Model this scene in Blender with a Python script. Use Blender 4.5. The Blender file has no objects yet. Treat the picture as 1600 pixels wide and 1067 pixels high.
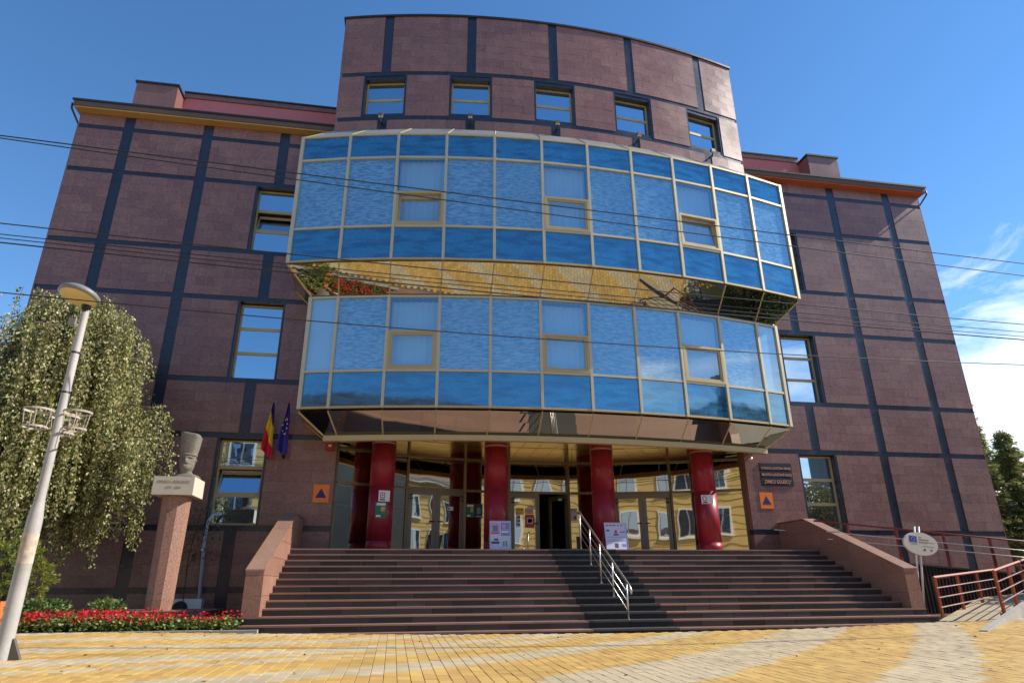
import bpy, bmesh, math, random
import numpy as np
from mathutils import Vector, Matrix, Euler
random.seed(7); rng = np.random.default_rng(11)
sc = bpy.context.scene
R = math.radians
# ------------------------------------------------------------------ camera
PITCH, ROLL, YAW, CZ = R(20.54), R(-0.37), R(9.87), 1.0
def basis(x, y, z):
    cr, sr = math.cos(ROLL), math.sin(ROLL); x, y = x*cr-y*sr, x*sr+y*cr
    cp, sp = math.cos(PITCH), math.sin(PITCH)
    a = (x, z*cp-y*sp, z*sp+y*cp); c, s = math.cos(YAW), math.sin(YAW)
    return Vector((a[0]*c+a[1]*s, -a[0]*s+a[1]*c, a[2]))
cr_, cu_, cf_ = basis(1, 0, 0), basis(0, 1, 0), basis(0, 0, 1)
cd = bpy.data.cameras.new('camera'); cam = bpy.data.objects.new('camera', cd); sc.collection.objects.link(cam)
m = Matrix.Identity(4)
for i in range(3):
    m[i][0], m[i][1], m[i][2] = cr_[i], cu_[i], -cf_[i]
m[2][3] = CZ
cam.matrix_world = m
cd.sensor_width = 36; cd.lens = 36*1016.3/1600; cd.clip_start = .1; cd.clip_end = 3000
sc.camera = cam
# ------------------------------------------------------------------ sky and sun
SUN_EL, SUN_AZ = R(39), R(-6.0)            # azimuth measured from +X towards +Y
sdir = Vector((math.cos(SUN_EL)*math.cos(SUN_AZ), math.cos(SUN_EL)*math.sin(SUN_AZ), math.sin(SUN_EL)))
w = bpy.data.worlds.new('World'); sc.world = w; w.use_nodes = True
nt = w.node_tree; N = nt.nodes; L = nt.links
bg = N['Background']
sky = N.new('ShaderNodeTexSky'); sky.sky_type = 'NISHITA'; sky.sun_disc = False
sky.sun_elevation = SUN_EL; sky.sun_rotation = math.atan2(sdir.x, sdir.y)
sky.altitude = 300; sky.air_density = 1.0; sky.dust_density = .0; sky.ozone_density = 3.5
tc = N.new('ShaderNodeTexCoord')
mp = N.new('ShaderNodeMapping'); mp.inputs['Scale'].default_value = (1.2, 1.2, 4.2); mp.inputs['Rotation'].default_value = (.05, -.10, .75)
L.new(tc.outputs['Generated'], mp.inputs['Vector'])
n1 = N.new('ShaderNodeTexNoise'); n1.inputs['Scale'].default_value = 3.0; n1.inputs['Detail'].default_value = 9; n1.inputs['Roughness'].default_value = .64; n1.inputs['Distortion'].default_value = .5
L.new(mp.outputs['Vector'], n1.inputs['Vector'])
sx = N.new('ShaderNodeSeparateXYZ'); L.new(tc.outputs['Generated'], sx.inputs[0])
def wm(op, a, b=None, clamp=False):
    q = N.new('ShaderNodeMath'); q.operation = op; q.use_clamp = clamp
    for i, v in enumerate((a, b)):
        if v is None: continue
        if isinstance(v, (int, float)): q.inputs[i].default_value = v
        else: L.new(v, q.inputs[i])
    return q.outputs[0]
low = wm('MULTIPLY_ADD', sx.outputs['Z'], -2.0); low.node.inputs[2].default_value = 1.0
low = wm('MAXIMUM', low, 0.0)
side = wm('MULTIPLY_ADD', sx.outputs['X'], 1.0); side.node.inputs[2].default_value = -.08
amt = wm('MULTIPLY', low, side, True)
th = wm('ADD', n1.outputs['Fac'], wm('MULTIPLY', amt, 1.05))
cr = N.new('ShaderNodeValToRGB'); cr.color_ramp.elements[0].position = .70; cr.color_ramp.elements[1].position = .98
cr.color_ramp.elements[0].color = (0, 0, 0, 1); cr.color_ramp.elements[1].color = (1, 1, 1, 1)
L.new(th, cr.inputs[0])
mx = N.new('ShaderNodeMixRGB'); L.new(wm('MULTIPLY', cr.outputs[0], .9), mx.inputs[0]); hs_ = N.new('ShaderNodeHueSaturation'); hs_.inputs['Saturation'].default_value = 1.17; L.new(sky.outputs[0], hs_.inputs['Color']); L.new(hs_.outputs[0], mx.inputs[1])
mx.inputs[2].default_value = (7.4, 7.6, 8.0, 1)
L.new(mx.outputs[0], bg.inputs['Color']); bg.inputs['Strength'].default_value = .142
sl = bpy.data.lights.new('sun', 'SUN'); sun = bpy.data.objects.new('sun', sl); sc.collection.objects.link(sun)
sl.energy = 4.4; sl.angle = R(.55); sl.color = (1, .93, .82)
sun.rotation_euler = (-sdir).to_track_quat('-Z', 'Y').to_euler(); sun.location = (40, 0, 40)
sc.view_settings.view_transform = 'Standard'; sc.view_settings.look = 'None'; sc.view_settings.exposure = 0.56; sc.view_settings.gamma = 1
sc.render.resolution_x, sc.render.resolution_y = 1024, 682
sc.render.engine = 'CYCLES'
sc.cycles.max_bounces = 8; sc.cycles.transparent_max_bounces = 12; sc.cycles.glossy_bounces = 5
sc.cycles.sample_clamp_indirect = 6

# ------------------------------------------------------------------ materials
MATS = {}
def nodes(name):
    mt = bpy.data.materials.new(name); mt.use_nodes = True
    return mt, mt.node_tree.nodes, mt.node_tree.links, mt.node_tree.nodes['Principled BSDF']
def mat(name, col, rough=.6, metal=0., tone=0., speck=0., sscale=80., stain=0., bump=0., bscale=40., spec=.5, hue=0., coat=0., streak=0.):
    """plain surface: tone = per-piece value change, speck = fine grain, stain = large soft change"""
    if name in MATS: return MATS[name]
    mt, n, l, b = nodes(name)
    b.inputs['Roughness'].default_value = rough; b.inputs['Metallic'].default_value = metal
    b.inputs['Specular IOR Level'].default_value = spec
    if coat: b.inputs['Coat Weight'].default_value = coat; b.inputs['Coat Roughness'].default_value = .06
    b.inputs['Base Color'].default_value = (*col, 1)
    geo = n.new('ShaderNodeNewGeometry'); val = None
    def madd(a, k, c):
        q = n.new('ShaderNodeMath'); q.operation = 'MULTIPLY_ADD'; l.new(a, q.inputs[0]); q.inputs[1].default_value = k; q.inputs[2].default_value = c; return q.outputs[0]
    def mul(a, c):
        if a is None: return c
        q = n.new('ShaderNodeMath'); q.operation = 'MULTIPLY'; l.new(a, q.inputs[0]); l.new(c, q.inputs[1]); return q.outputs[0]
    rnd = None
    if tone or hue:
        oi = n.new('ShaderNodeObjectInfo'); q = n.new('ShaderNodeMath'); q.operation = 'ADD'
        l.new(oi.outputs['Random'], q.inputs[0]); l.new(geo.outputs['Random Per Island'], q.inputs[1])
        f = n.new('ShaderNodeMath'); f.operation = 'FRACT'; l.new(q.outputs[0], f.inputs[0]); rnd = f.outputs[0]
        if tone: val = mul(val, madd(rnd, 2*tone, 1-tone))
    if speck:
        t = n.new('ShaderNodeTexNoise'); t.inputs['Scale'].default_value = sscale; t.inputs['Detail'].default_value = 3
        l.new(geo.outputs['Position'], t.inputs['Vector']); val = mul(val, madd(t.outputs['Fac'], 2*speck*2, 1-speck*2))
    if stain:
        t = n.new('ShaderNodeTexNoise'); t.inputs['Scale'].default_value = .9; t.inputs['Detail'].default_value = 5; t.inputs['Roughness'].default_value = .65
        l.new(geo.outputs['Position'], t.inputs['Vector']); val = mul(val, madd(t.outputs['Fac'], 2*stain*2, 1-stain*2))
        r = madd(t.outputs['Fac'], .3, rough-.15); l.new(r, b.inputs['Roughness'])
    if streak:
        mpq = n.new('ShaderNodeMapping'); mpq.inputs['Scale'].default_value = (3.4, 3.4, .22); l.new(geo.outputs['Position'], mpq.inputs[0])
        t = n.new('ShaderNodeTexNoise'); t.inputs['Scale'].default_value = 1.; t.inputs['Detail'].default_value = 5; t.inputs['Roughness'].default_value = .6; l.new(mpq.outputs[0], t.inputs['Vector'])
        val = mul(val, madd(t.outputs['Fac'], 4*streak, 1-2*streak))
    if val is not None:
        h = n.new('ShaderNodeHueSaturation'); h.inputs['Color'].default_value = (*col, 1); l.new(val, h.inputs['Value'])
        if hue: l.new(madd(rnd, 2*hue, .5-hue), h.inputs['Hue'])
        l.new(h.outputs[0], b.inputs['Base Color'])
    if bump:
        t = n.new('ShaderNodeTexNoise'); t.inputs['Scale'].default_value = bscale; t.inputs['Detail'].default_value = 4
        l.new(geo.outputs['Position'], t.inputs['Vector'])
        bp = n.new('ShaderNodeBump'); bp.inputs['Strength'].default_value = bump; bp.inputs['Distance'].default_value = .02
        l.new(t.outputs['Fac'], bp.inputs['Height']); l.new(bp.outputs[0], b.inputs['Normal'])
    MATS[name] = mt; return mt
def glass(name, refl, tint, fac, back=None, rough=.015, wave=.05, wscale=1.1, backnoise=0.):
    """coated glass: part mirror, part see-through (or backed with an opaque sheet)"""
    mt = bpy.data.materials.new(name); mt.use_nodes = True; n = mt.node_tree.nodes; l = mt.node_tree.links
    n.remove(n['Principled BSDF']); out = n['Material Output']
    g = n.new('ShaderNodeBsdfGlossy'); g.inputs['Color'].default_value = (*refl, 1); g.inputs['Roughness'].default_value = rough
    geo = n.new('ShaderNodeNewGeometry'); oi = n.new('ShaderNodeObjectInfo')
    ad = n.new('ShaderNodeVectorMath'); ad.operation = 'MULTIPLY_ADD'
    cb = n.new('ShaderNodeCombineXYZ'); l.new(oi.outputs['Random'], cb.inputs[0]); l.new(oi.outputs['Random'], cb.inputs[2])
    l.new(cb.outputs[0], ad.inputs[0]); ad.inputs[1].default_value = (31, 17, 23); l.new(geo.outputs['Position'], ad.inputs[2])
    t = n.new('ShaderNodeTexNoise'); t.inputs['Scale'].default_value = wscale; t.inputs['Detail'].default_value = 1
    l.new(ad.outputs[0], t.inputs['Vector'])
    bp = n.new('ShaderNodeBump'); bp.inputs['Strength'].default_value = wave; bp.inputs['Distance'].default_value = .25
    l.new(t.outputs['Fac'], bp.inputs['Height']); l.new(bp.outputs[0], g.inputs['Normal'])
    if back is None:
        q = n.new('ShaderNodeBsdfTransparent'); q.inputs['Color'].default_value = (*tint, 1)
    else:
        q = n.new('ShaderNodeBsdfDiffuse'); q.inputs['Color'].default_value = (*back, 1)
        if backnoise:
            mpn = n.new('ShaderNodeMapping'); mpn.inputs['Scale'].default_value = (9, 9, 26); l.new(geo.outputs['Position'], mpn.inputs[0])
            t2 = n.new('ShaderNodeTexNoise'); t2.inputs['Scale'].default_value = 1.6; t2.inputs['Detail'].default_value = 6; t2.inputs['Roughness'].default_value = .7
            l.new(mpn.outputs[0], t2.inputs['Vector'])
            h = n.new('ShaderNodeHueSaturation'); h.inputs['Color'].default_value = (*back, 1)
            ma = n.new('ShaderNodeMath'); ma.operation = 'MULTIPLY_ADD'; l.new(t2.outputs['Fac'], ma.inputs[0]); ma.inputs[1].default_value = 2*backnoise*2; ma.inputs[2].default_value = 1-2*backnoise
            mp3 = n.new('ShaderNodeMapping'); mp3.inputs['Scale'].default_value = (1.1, 1.1, 4.5); l.new(ad.outputs[0], mp3.inputs[0])
            t3 = n.new('ShaderNodeTexNoise'); t3.inputs['Scale'].default_value = 1.3; t3.inputs['Detail'].default_value = 3; l.new(mp3.outputs[0], t3.inputs['Vector'])
            r3 = n.new('ShaderNodeMapRange'); l.new(t3.outputs['Fac'], r3.inputs[0]); r3.inputs[1].default_value = .36; r3.inputs[2].default_value = .56; r3.inputs[3].default_value = .18; r3.inputs[4].default_value = 1.05
            m3 = n.new('ShaderNodeMath'); m3.operation = 'MULTIPLY'; l.new(ma.outputs[0], m3.inputs[0]); l.new(r3.outputs[0], m3.inputs[1]); ma = m3
            l.new(ma.outputs[0], h.inputs['Value']); l.new(h.outputs[0], q.inputs['Color'])
    mxs = n.new('ShaderNodeMixShader'); 
    lw = n.new('ShaderNodeFresnel'); lw.inputs['IOR'].default_value = 1.5
    ma = n.new('ShaderNodeMath'); ma.operation = 'ADD'; ma.use_clamp = True; l.new(lw.outputs[0], ma.inputs[0]); ma.inputs[1].default_value = fac
    bk = n.new('ShaderNodeMath'); bk.operation = 'SUBTRACT'; bk.inputs[0].default_value = 1.; l.new(geo.outputs['Backfacing'], bk.inputs[1])
    mk = n.new('ShaderNodeMath'); mk.operation = 'MULTIPLY'; l.new(ma.outputs[0], mk.inputs[0]); l.new(bk.outputs[0], mk.inputs[1])     # the inner face of a pane only transmits
    l.new(mk.outputs[0], mxs.inputs[0]); l.new(q.outputs[0], mxs.inputs[1]); l.new(g.outputs[0], mxs.inputs[2])
    l.new(mxs.outputs[0], out.inputs['Surface']); MATS[name] = mt; return mt

GR = mat('granite_brown', (.250, .122, .098), .33, tone=.11, speck=.34, sscale=22, stain=.10, hue=.005, spec=.55, streak=.11)
GRD = mat('granite_dark', (.025, .028, .045), .28, tone=.16, speck=.12, stain=.1, spec=.6)
GRB = mat('wall_backing', (.10, .055, .045), .9)
GRP = mat('granite_pink', (.285, .148, .105), .5, tone=.10, speck=.34, sscale=30, stain=.16)
GRC = mat('granite_cap', (.29, .165, .115), .45, tone=.08, speck=.3, sscale=30, stain=.12)
RIS = mat('riser_granite', (.046, .037, .035), .5, tone=.5, speck=.1, stain=.15, hue=.015)
RISD = mat('riser_black', (.014, .013, .013), .7, tone=.2, speck=.1, stain=.1)
TRD = mat('tread_granite', (.27, .15, .11), .6, tone=.14, speck=.1, stain=.16)
TRDD = mat('tread_black', (.06, .055, .052), .75, tone=.1, speck=.1, stain=.1)
ALU = mat('frame_beige', (.50, .385, .19), .42, metal=.15, stain=.06)
ALUL = mat('frame_pale', (.58, .50, .34), .4, metal=.2, stain=.05)
ALUD = mat('frame_bronze', (.20, .155, .09), .4, metal=.4, stain=.06)
DOORF = mat('door_frame_metal', (.20, .175, .13), .42, metal=.3, stain=.08)
STEEL = mat('brushed_steel', (.62, .58, .52), .3, metal=.9)
BLK = mat('black_paint', (.012, .012, .013), .5)
RED = mat('column_red', (.31, .015, .032), .42, tone=.10, spec=.4, coat=.12, stain=.10)
PINK = mat('render_pink', (.62, .19, .19), .85, stain=.09)
YEL = mat('soffit_yellow', (.50, .30, .10), .8, stain=.12)
ORG = mat('soffit_orange', (.50, .11, .04), .8, stain=.12)
FAS = mat('fascia_brown', (.13, .085, .065), .7, stain=.16)
GUT = mat('gutter_dark', (.025, .022, .022), .5, stain=.1)
WHT = mat('white_paint', (.75, .74, .70), .6, stain=.06)
PAPER = mat('paper_white', (.78, .76, .76), .7)
SPAN = glass('glass_spandrel', (.34, .58, .74), (1, 1, 1), .34, back=(.015, .13, .26), rough=.05, wave=.006, wscale=2.2, backnoise=.9)
VIS = glass('glass_vision', (.66, .82, .92), (.80, .92, .97), .30, wave=.006)
WING = glass('glass_window', (.62, .78, .90), (.5, .6, .7), .66, back=(.02, .05, .09), wave=.006, backnoise=.3)
MIR = glass('glass_mirror', (.76, .74, .62), (1, 1, 1), .58, back=(.012, .011, .009), wave=.008, rough=.015)
ENT = glass('glass_entrance', (.90, .85, .70), (.70, .68, .62), .60, wave=.022, wscale=.9)
def blind_mat():
    mt, n, l, b = nodes('blind_fabric'); b.inputs['Roughness'].default_value = .9
    geo = n.new('ShaderNodeNewGeometry'); mpn = n.new('ShaderNodeMapping'); mpn.inputs['Scale'].default_value = (4.5, 4.5, 21); l.new(geo.outputs['Position'], mpn.inputs[0])
    t = n.new('ShaderNodeTexNoise'); t.inputs['Scale'].default_value = 1.0; t.inputs['Detail'].default_value = 4; t.inputs['Roughness'].default_value = .7; l.new(mpn.outputs[0], t.inputs['Vector'])
    r = n.new('ShaderNodeValToRGB'); r.color_ramp.elements[0].position = .40; r.color_ramp.elements[1].position = .58
    r.color_ramp.elements[0].color = (.16, .25, .36, 1); r.color_ramp.elements[1].color = (.66, .74, .80, 1)
    l.new(t.outputs['Fac'], r.inputs[0]); l.new(r.outputs[0], b.inputs['Base Color']); return mt
BLIND = blind_mat()
CURT = mat('curtain_fabric', (.80, .80, .86), .9, stain=.06)

# ------------------------------------------------------------------ object helpers
COL = sc.collection
class MB:
    def __init__(s): s.v = []; s.f = []; s.mi = []
    def face(s, idx, mi=0): s.f.append(idx); s.mi.append(mi)
    def hexa(s, p, mi=0, skip=()):
        """p: 8 points, 0-3 bottom loop, 4-7 top loop"""
        b = len(s.v); s.v += [tuple(q) for q in p]
        F = [(0, 3, 2, 1), (4, 5, 6, 7), (0, 1, 5, 4), (1, 2, 6, 5), (2, 3, 7, 6), (3, 0, 4, 7)]
        for k, q in enumerate(F):
            if k not in skip: s.face([b+i for i in q], mi)
    def box(s, x0, x1, y0, y1, z0, z1, mi=0, skip=()):
        s.hexa([(x0, y0, z0), (x1, y0, z0), (x1, y1, z0), (x0, y1, z0), (x0, y0, z1), (x1, y0, z1), (x1, y1, z1), (x0, y1, z1)], mi, skip)
    def lbox(s, O, U, Nn, u0, u1, d0, d1, z0, z1, mi=0, skip=()):
        P = lambda u, d, z: (O[0]+U[0]*u+Nn[0]*d, O[1]+U[1]*u+Nn[1]*d, z)
        s.hexa([P(u0, d0, z0), P(u1, d0, z0), P(u1, d1, z0), P(u0, d1, z0), P(u0, d0, z1), P(u1, d0, z1), P(u1, d1, z1), P(u0, d1, z1)], mi, skip)
    def plate(s, q, t, mi=0):
        """quad q thickened by t along its normal (away from its front)"""
        q = [Vector(a) for a in q]; nn = (q[1]-q[0]).cross(q[3]-q[0]).normalized()*-t
        s.hexa([*q, *[a+nn for a in q]], mi)
    def tube(s, pts, r, n=8, mi=0, cap=True):
        pts = [Vector(p) for p in pts]; b = len(s.v); rr = r if isinstance(r, (list, tuple)) else [r]*len(pts)
        up = None
        for i, p in enumerate(pts):
            d = (pts[min(i+1, len(pts)-1)]-pts[max(i-1, 0)]).normalized()
            a = d.cross(Vector((0, 0, 1)));
            if a.length < 1e-3: a = d.cross(Vector((0, 1, 0)))
            a.normalize(); c = d.cross(a)
            if up is not None and a.dot(up) < 0: a, c = -a, -c
            up = a
            for k in range(n):
                t = 2*math.pi*k/n; s.v.append(tuple(p+a*math.cos(t)*rr[i]+c*math.sin(t)*rr[i]))
        for i in range(len(pts)-1):
            for k in range(n):
                s.face([b+i*n+k, b+i*n+(k+1) % n, b+(i+1)*n+(k+1) % n, b+(i+1)*n+k], mi)
        if cap:
            s.face([b+k for k in range(n)][::-1], mi); s.face([b+(len(pts)-1)*n+k for k in range(n)], mi)
    def lathe(s, prof, c, n=24, mi=0, sx=1., sy=1., a0=0., a1=2*math.pi):
        """prof: (r,z) list around vertical axis at c=(x,y)"""
        b = len(s.v); full = abs(a1-a0-2*math.pi) < 1e-6; m_ = n if full else n+1
        for r, z in prof:
            for k in range(m_):
                t = a0+(a1-a0)*k/n; s.v.append((c[0]+r*math.cos(t)*sx, c[1]+r*math.sin(t)*sy, z))
        for i in range(len(prof)-1):
            for k in range(n):
                k2 = (k+1) % m_ if full else k+1
                s.face([b+i*m_+k, b+i*m_+k2, b+(i+1)*m_+k2, b+(i+1)*m_+k], mi)
    def prism(s, poly, y0, y1, mi=0):
        """poly in XZ extruded along Y"""
        b = len(s.v); k = len(poly)
        s.v += [(x, y0, z) for x, z in poly]+[(x, y1, z) for x, z in poly]
        s.face([b+i for i in range(k)], mi); s.face([b+k+i for i in range(k)][::-1], mi)
        for i in range(k): s.face([b+i, b+k+i, b+k+(i+1) % k, b+(i+1) % k], mi)
    def vprism(s, poly, z0, z1, mi=0):
        b = len(s.v); k = len(poly)
        s.v += [(x, y, z0) for x, y in poly]+[(x, y, z1) for x, y in poly]
        s.face([b+i for i in range(k)][::-1], mi); s.face([b+k+i for i in range(k)], mi)
        for i in range(k): s.face([b+i, b+(i+1) % k, b+k+(i+1) % k, b+k+i], mi)
    def mesh(s, name, mats, smooth=False, fixn=False):
        me = bpy.data.meshes.new(name); me.from_pydata(s.v, [], s.f)
        for q in (mats if isinstance(mats, (list, tuple)) else [mats]): me.materials.append(q)
        if any(s.mi): me.polygons.foreach_set('material_index', s.mi)
        if fixn:
            bm = bmesh.new(); bm.from_mesh(me); bmesh.ops.recalc_face_normals(bm, faces=bm.faces); bm.to_mesh(me); bm.free()
        if smooth: me.polygons.foreach_set('use_smooth', [True]*len(me.polygons))
        me.update(); return me
    def build(s, name, mats, parent=None, smooth=False, fixn=True, **tg):
        return link(name, s.mesh(name, mats, smooth, fixn), parent, **tg)
def link(name, me, parent=None, loc=None, rz=0., **tg):
    o = bpy.data.objects.new(name, me); COL.objects.link(o)
    if loc is not None: o.location = loc
    if rz: o.rotation_euler = (0, 0, rz)
    if parent is not None:
        o.parent = parent; o.matrix_parent_inverse = Matrix(parent['_w']).inverted() if '_w' in parent.keys() else Matrix.Identity(4)
    tag(o, **tg); return o
def tag(o, label=None, cat=None, group=None, kind=None):
    if label: o['label'] = label
    if cat: o['category'] = cat
    if group: o['group'] = group
    if kind: o['kind'] = kind
    return o
TMP = []
def thing(name, loc, label, cat, group=None):
    o = bpy.data.objects.new(name, None); COL.objects.link(o); o.location = loc; o.empty_display_size = .3
    Mx = Matrix.Translation(loc); o['_w'] = [list(r) for r in Mx]; TMP.append(o)
    return tag(o, label, cat, group)
def text(name, s, size, mat_, parent, O, U, V, ext=.004, align='CENTER', **tg):
    """flat lettering: O baseline centre, U reading direction, V up"""
    cu = bpy.data.curves.new(name, 'FONT'); cu.body = s; cu.size = size; cu.extrude = ext; cu.align_x = align; cu.resolution_u = 2
    t = bpy.data.objects.new(name, cu); me = bpy.data.meshes.new_from_object(t); bpy.data.objects.remove(t)
    U = Vector(U).normalized(); V = Vector(V).normalized(); W = U.cross(V)
    Mx = Matrix(((U[0], V[0], W[0], O[0]), (U[1], V[1], W[1], O[1]), (U[2], V[2], W[2], O[2]), (0, 0, 0, 1)))
    me.transform(Mx); me.materials.clear(); me.materials.append(mat_); return link(name, me, parent, **tg)
def pix(x, y, z):
    d = Vector((x, y, z-CZ)); f = d.dot(cf_); return 800+1016.3*d.dot(cr_)/f, 533.5-1016.3*d.dot(cu_)/f

# ------------------------------------------------------------------ ground
XS = np.array([-60, -14, -5, -2.6, 1, 5, 9, 12, 14, 18, 25, 60.]); HS = np.array([.25, .2, .2, .14, .06, .02, .04, .12, .18, .26, .3, .3])
def gz(x, y):
    return float(np.interp(x, XS, HS))-.012*(14.4-min(14.4, max(-2, y)))
def grid_mesh(xs, ys, off, name, mt):
    v = [(x, y, gz(x, y)+off) for y in ys for x in xs]; n = len(xs)
    f = [(j*n+i, j*n+i+1, (j+1)*n+i+1, (j+1)*n+i) for j in range(len(ys)-1) for i in range(n-1)]
    me = bpy.data.meshes.new(name); me.from_pydata(v, [], f); me.materials.append(mt); me.polygons.foreach_set('use_smooth', [True]*len(f)); return me
xs = np.r_[-900, -400, -150, np.arange(-60, 61, 1.), 150, 400, 900]; ys = np.r_[-900, -400, -150, -60, np.arange(-20, 61, 2.), 150, 400, 900]
link('ground', grid_mesh(xs, ys, -.03, 'ground', mat('ground_soil', (.11, .10, .085), .95, stain=.15, speck=.1)), kind='structure')
GS = [(1.9, 3.2), (5.2, 6.9), (8.7, 9.5), (10.6, 10.9), (11.3, 12.1), (13.0, 13.75), (14.8, 15.5), (16.6, 17.3), (-1.6, -.3), (-5, -3.6), (-8.2, -6.8), (18, 19), (20.2, 21.2)]
def is_grey(x, y):
    s = y-.62*x-.028*x*x if x > -11 else y-.62*x-.028*121
    return any(a <= s <= b for a, b in GS)
def paving_far():
    mt, n, l, b = nodes('paving_far'); b.inputs['Roughness'].default_value = .8
    geo = n.new('ShaderNodeNewGeometry'); sp = n.new('ShaderNodeSeparateXYZ'); l.new(geo.outputs['Position'], sp.inputs[0])
    def mth(op, a, c, e=None):
        q = n.new('ShaderNodeMath'); q.operation = op
        for i, v in enumerate((a, c, e)):
            if v is None: continue
            if isinstance(v, (int, float)): q.inputs[i].default_value = v
            else: l.new(v, q.inputs[i])
        return q.outputs[0]
    x2 = mth('MULTIPLY', sp.outputs[0], sp.outputs[0]); s = mth('MULTIPLY_ADD', sp.outputs[0], -.62, sp.outputs[1]); s = mth('MULTIPLY_ADD', x2, -.028, s)
    s = mth('MULTIPLY_ADD', s, 1/32., 10/32.)
    r = n.new('ShaderNodeValToRGB'); r.color_ramp.interpolation = 'CONSTANT'; e = r.color_ramp.elements
    Yc, Gc = (.52, .32, .09, 1), (.49, .39, .235, 1)
    e[0].position = 0; e[0].color = Yc; e[1].position = .999; e[1].color = Yc
    for a, c in GS[:13]:
        for p, cc in ((a, Gc), (c, Yc)):
            t = (p+10)/32.
            if 0 < t < .99: k = e.new(t); k.color = cc
    l.new(s, r.inputs[0]); l.new(r.outputs[0], b.inputs['Base Color']); return mt
pv = link('pavement', grid_mesh(np.arange(-26, 34.1, 1.), np.r_[np.arange(-9, 14.3, 1.5), 14.39], -.004, 'pavement', paving_far()), kind='structure')
PVBED = link('pavement', grid_mesh(np.arange(-9, 17.1, .5), np.r_[np.arange(4.5, 14.3, .5), 14.37], .012, 'pavement', mat('joint_sand', (.15, .115, .075), .95, stain=.1)), kind='structure')
PVBED.name = 'paving_bed'
PY = mat('paver_yellow', (.52, .32, .090), .75, tone=.11, speck=.1, sscale=90, stain=.2, hue=.007)
PG = mat('paver_grey', (.49, .39, .235), .75, tone=.10, speck=.1, sscale=90, stain=.18)
pw, pl, gap = .15, .21, .005
big = []; rest = {0: ([], []), 1: ([], [])}
items = []
for ci, x in enumerate(np.arange(-8.9, 16.8, pw)):
    for ry in np.arange(5.6-(pl/2 if ci % 2 else 0), 14.2, pl):
        xc, yc = x+pw/2, ry+pl/2
        u, v_ = pix(xc, yc, gz(xc, yc))
        vis = -10 < u < 1610 and v_ < 1075
        items.append((yc if vis else 99+yc, xc, yc))
items.sort()
def paver_mesh(mt):
    mb = MB(); a, c = pw/2-gap/2, pl/2-gap/2; e = .004
    mb.v = [(-a, -c, -.03), (a, -c, -.03), (a, c, -.03), (-a, c, -.03), (-a, -c, -e), (a, -c, -e), (a, c, -e), (-a, c, -e), (-a+e, -c+e, 0), (a-e, -c+e, 0), (a-e, c-e, 0), (-a+e, c-e, 0)]
    for q in ((0, 1, 5, 4), (1, 2, 6, 5), (2, 3, 7, 6), (3, 0, 4, 7), (4, 5, 9, 8), (5, 6, 10, 9), (6, 7, 11, 10), (7, 4, 8, 11), (8, 9, 10, 11)): mb.face(list(q))
    return mb
base = paver_mesh(PY); PM = [base.mesh('paver', PY), paver_mesh(PG).mesh('paver', PG)]
bv = np.array(base.v)
RV = [[], []]; RF = [[], []]
for k, (_, xc, yc) in enumerate(items):
    g = 1 if is_grey(xc+random.uniform(-.03, .03), yc) else 0
    z = gz(xc, yc)+.034+random.gauss(0, .0016); tx, ty = random.gauss(0, .006), random.gauss(0, .006)
    slope = (gz(xc+.2, yc)-gz(xc-.2, yc))/.4
    if k < 300:
        o = link('paver', PM[g], PVBED, loc=(xc, yc, z)); o.rotation_euler = (ty+.012, -math.atan(slope)+tx, 0)
    else:
        q = bv.copy(); q[:, 2] += q[:, 0]*(slope+tx)+q[:, 1]*(.012+ty); q += (xc, yc, z); RV[g].append(q); RF[g].append(len(RV[g])-1)
vv = []; ff = []; mi = []
bf = [f for f in base.f]; off = 0
for g in (0, 1):
    for q in RV[g]:
        vv.append(q); ff += [[i+off for i in f] for f in bf]; mi += [g]*len(bf); off += len(q)
me = bpy.data.meshes.new('pavers'); me.from_pydata(np.concatenate(vv).tolist(), [], ff); me.materials.append(PY); me.materials.append(PG); me.polygons.foreach_set('material_index', mi); me.update()
link('paver_field', me, PVBED, kind='stuff')

# ------------------------------------------------------------------ library building
AX, YF = 4.78, 20.30
LB = thing('library_building', (AX, YF, 0), 'brown granite library with curved blue glass front and dark stone grid', 'building')
H = [15.70, 14.00, 11.38, 9.68, 6.96, 5.25, 2.58, .93]; HT = .082; VT = .165
SL = []            # granite slabs: 8 corners each
def slab_hex(P): SL.append(P)
def field(x0, x1, z0, z1, y=YF, dep=.24):
    if x1 < x0: x0, x1 = x1, x0
    w_, h_ = x1-x0, z1-z0
    if w_ < .03 or h_ < .03: return
    nx, nz = max(1, round(w_/.62)), max(1, round(h_/.31)); g = .0018
    for j in range(nz):
        za, zb = z0+h_*j/nz, z0+h_*(j+1)/nz
        sh = .5 if (j % 2 and nx > 1) else 0
        ed = [x0]+[x0+w_*(i+sh)/nx for i in range(0 if sh else 1, nx)]+[x1]
        for a, b in zip(ed[:-1], ed[1:]):
            d = y+random.uniform(-.001, .001)
            slab_hex([(a+g, d, za+g), (b-g, d, za+g), (b-g, y+dep, za+g), (a+g, y+dep, za+g), (a+g, d, zb-g), (b-g, d, zb-g), (b-g, y+dep, zb-g), (a+g, y+dep, zb-g)])
def band(x0, x1, z0, z1, y=YF+.022, dep=.22, piece=1.25):
    if x1 < x0: x0, x1 = x1, x0
    horiz = (x1-x0) > (z1-z0); n = max(1, round(((x1-x0) if horiz else (z1-z0))/piece)); mb = MB()
    for i in range(n):
        if horiz: mb.box(x0+(x1-x0)*i/n+.002, x0+(x1-x0)*(i+1)/n-.002, y, y+dep, z0, z1)
        else: mb.box(x0, x1, y, y+dep, z0+(z1-z0)*i/n+.002, z0+(z1-z0)*(i+1)/n-.002)
    mb.build('granite_band', GRD, LB)
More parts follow.
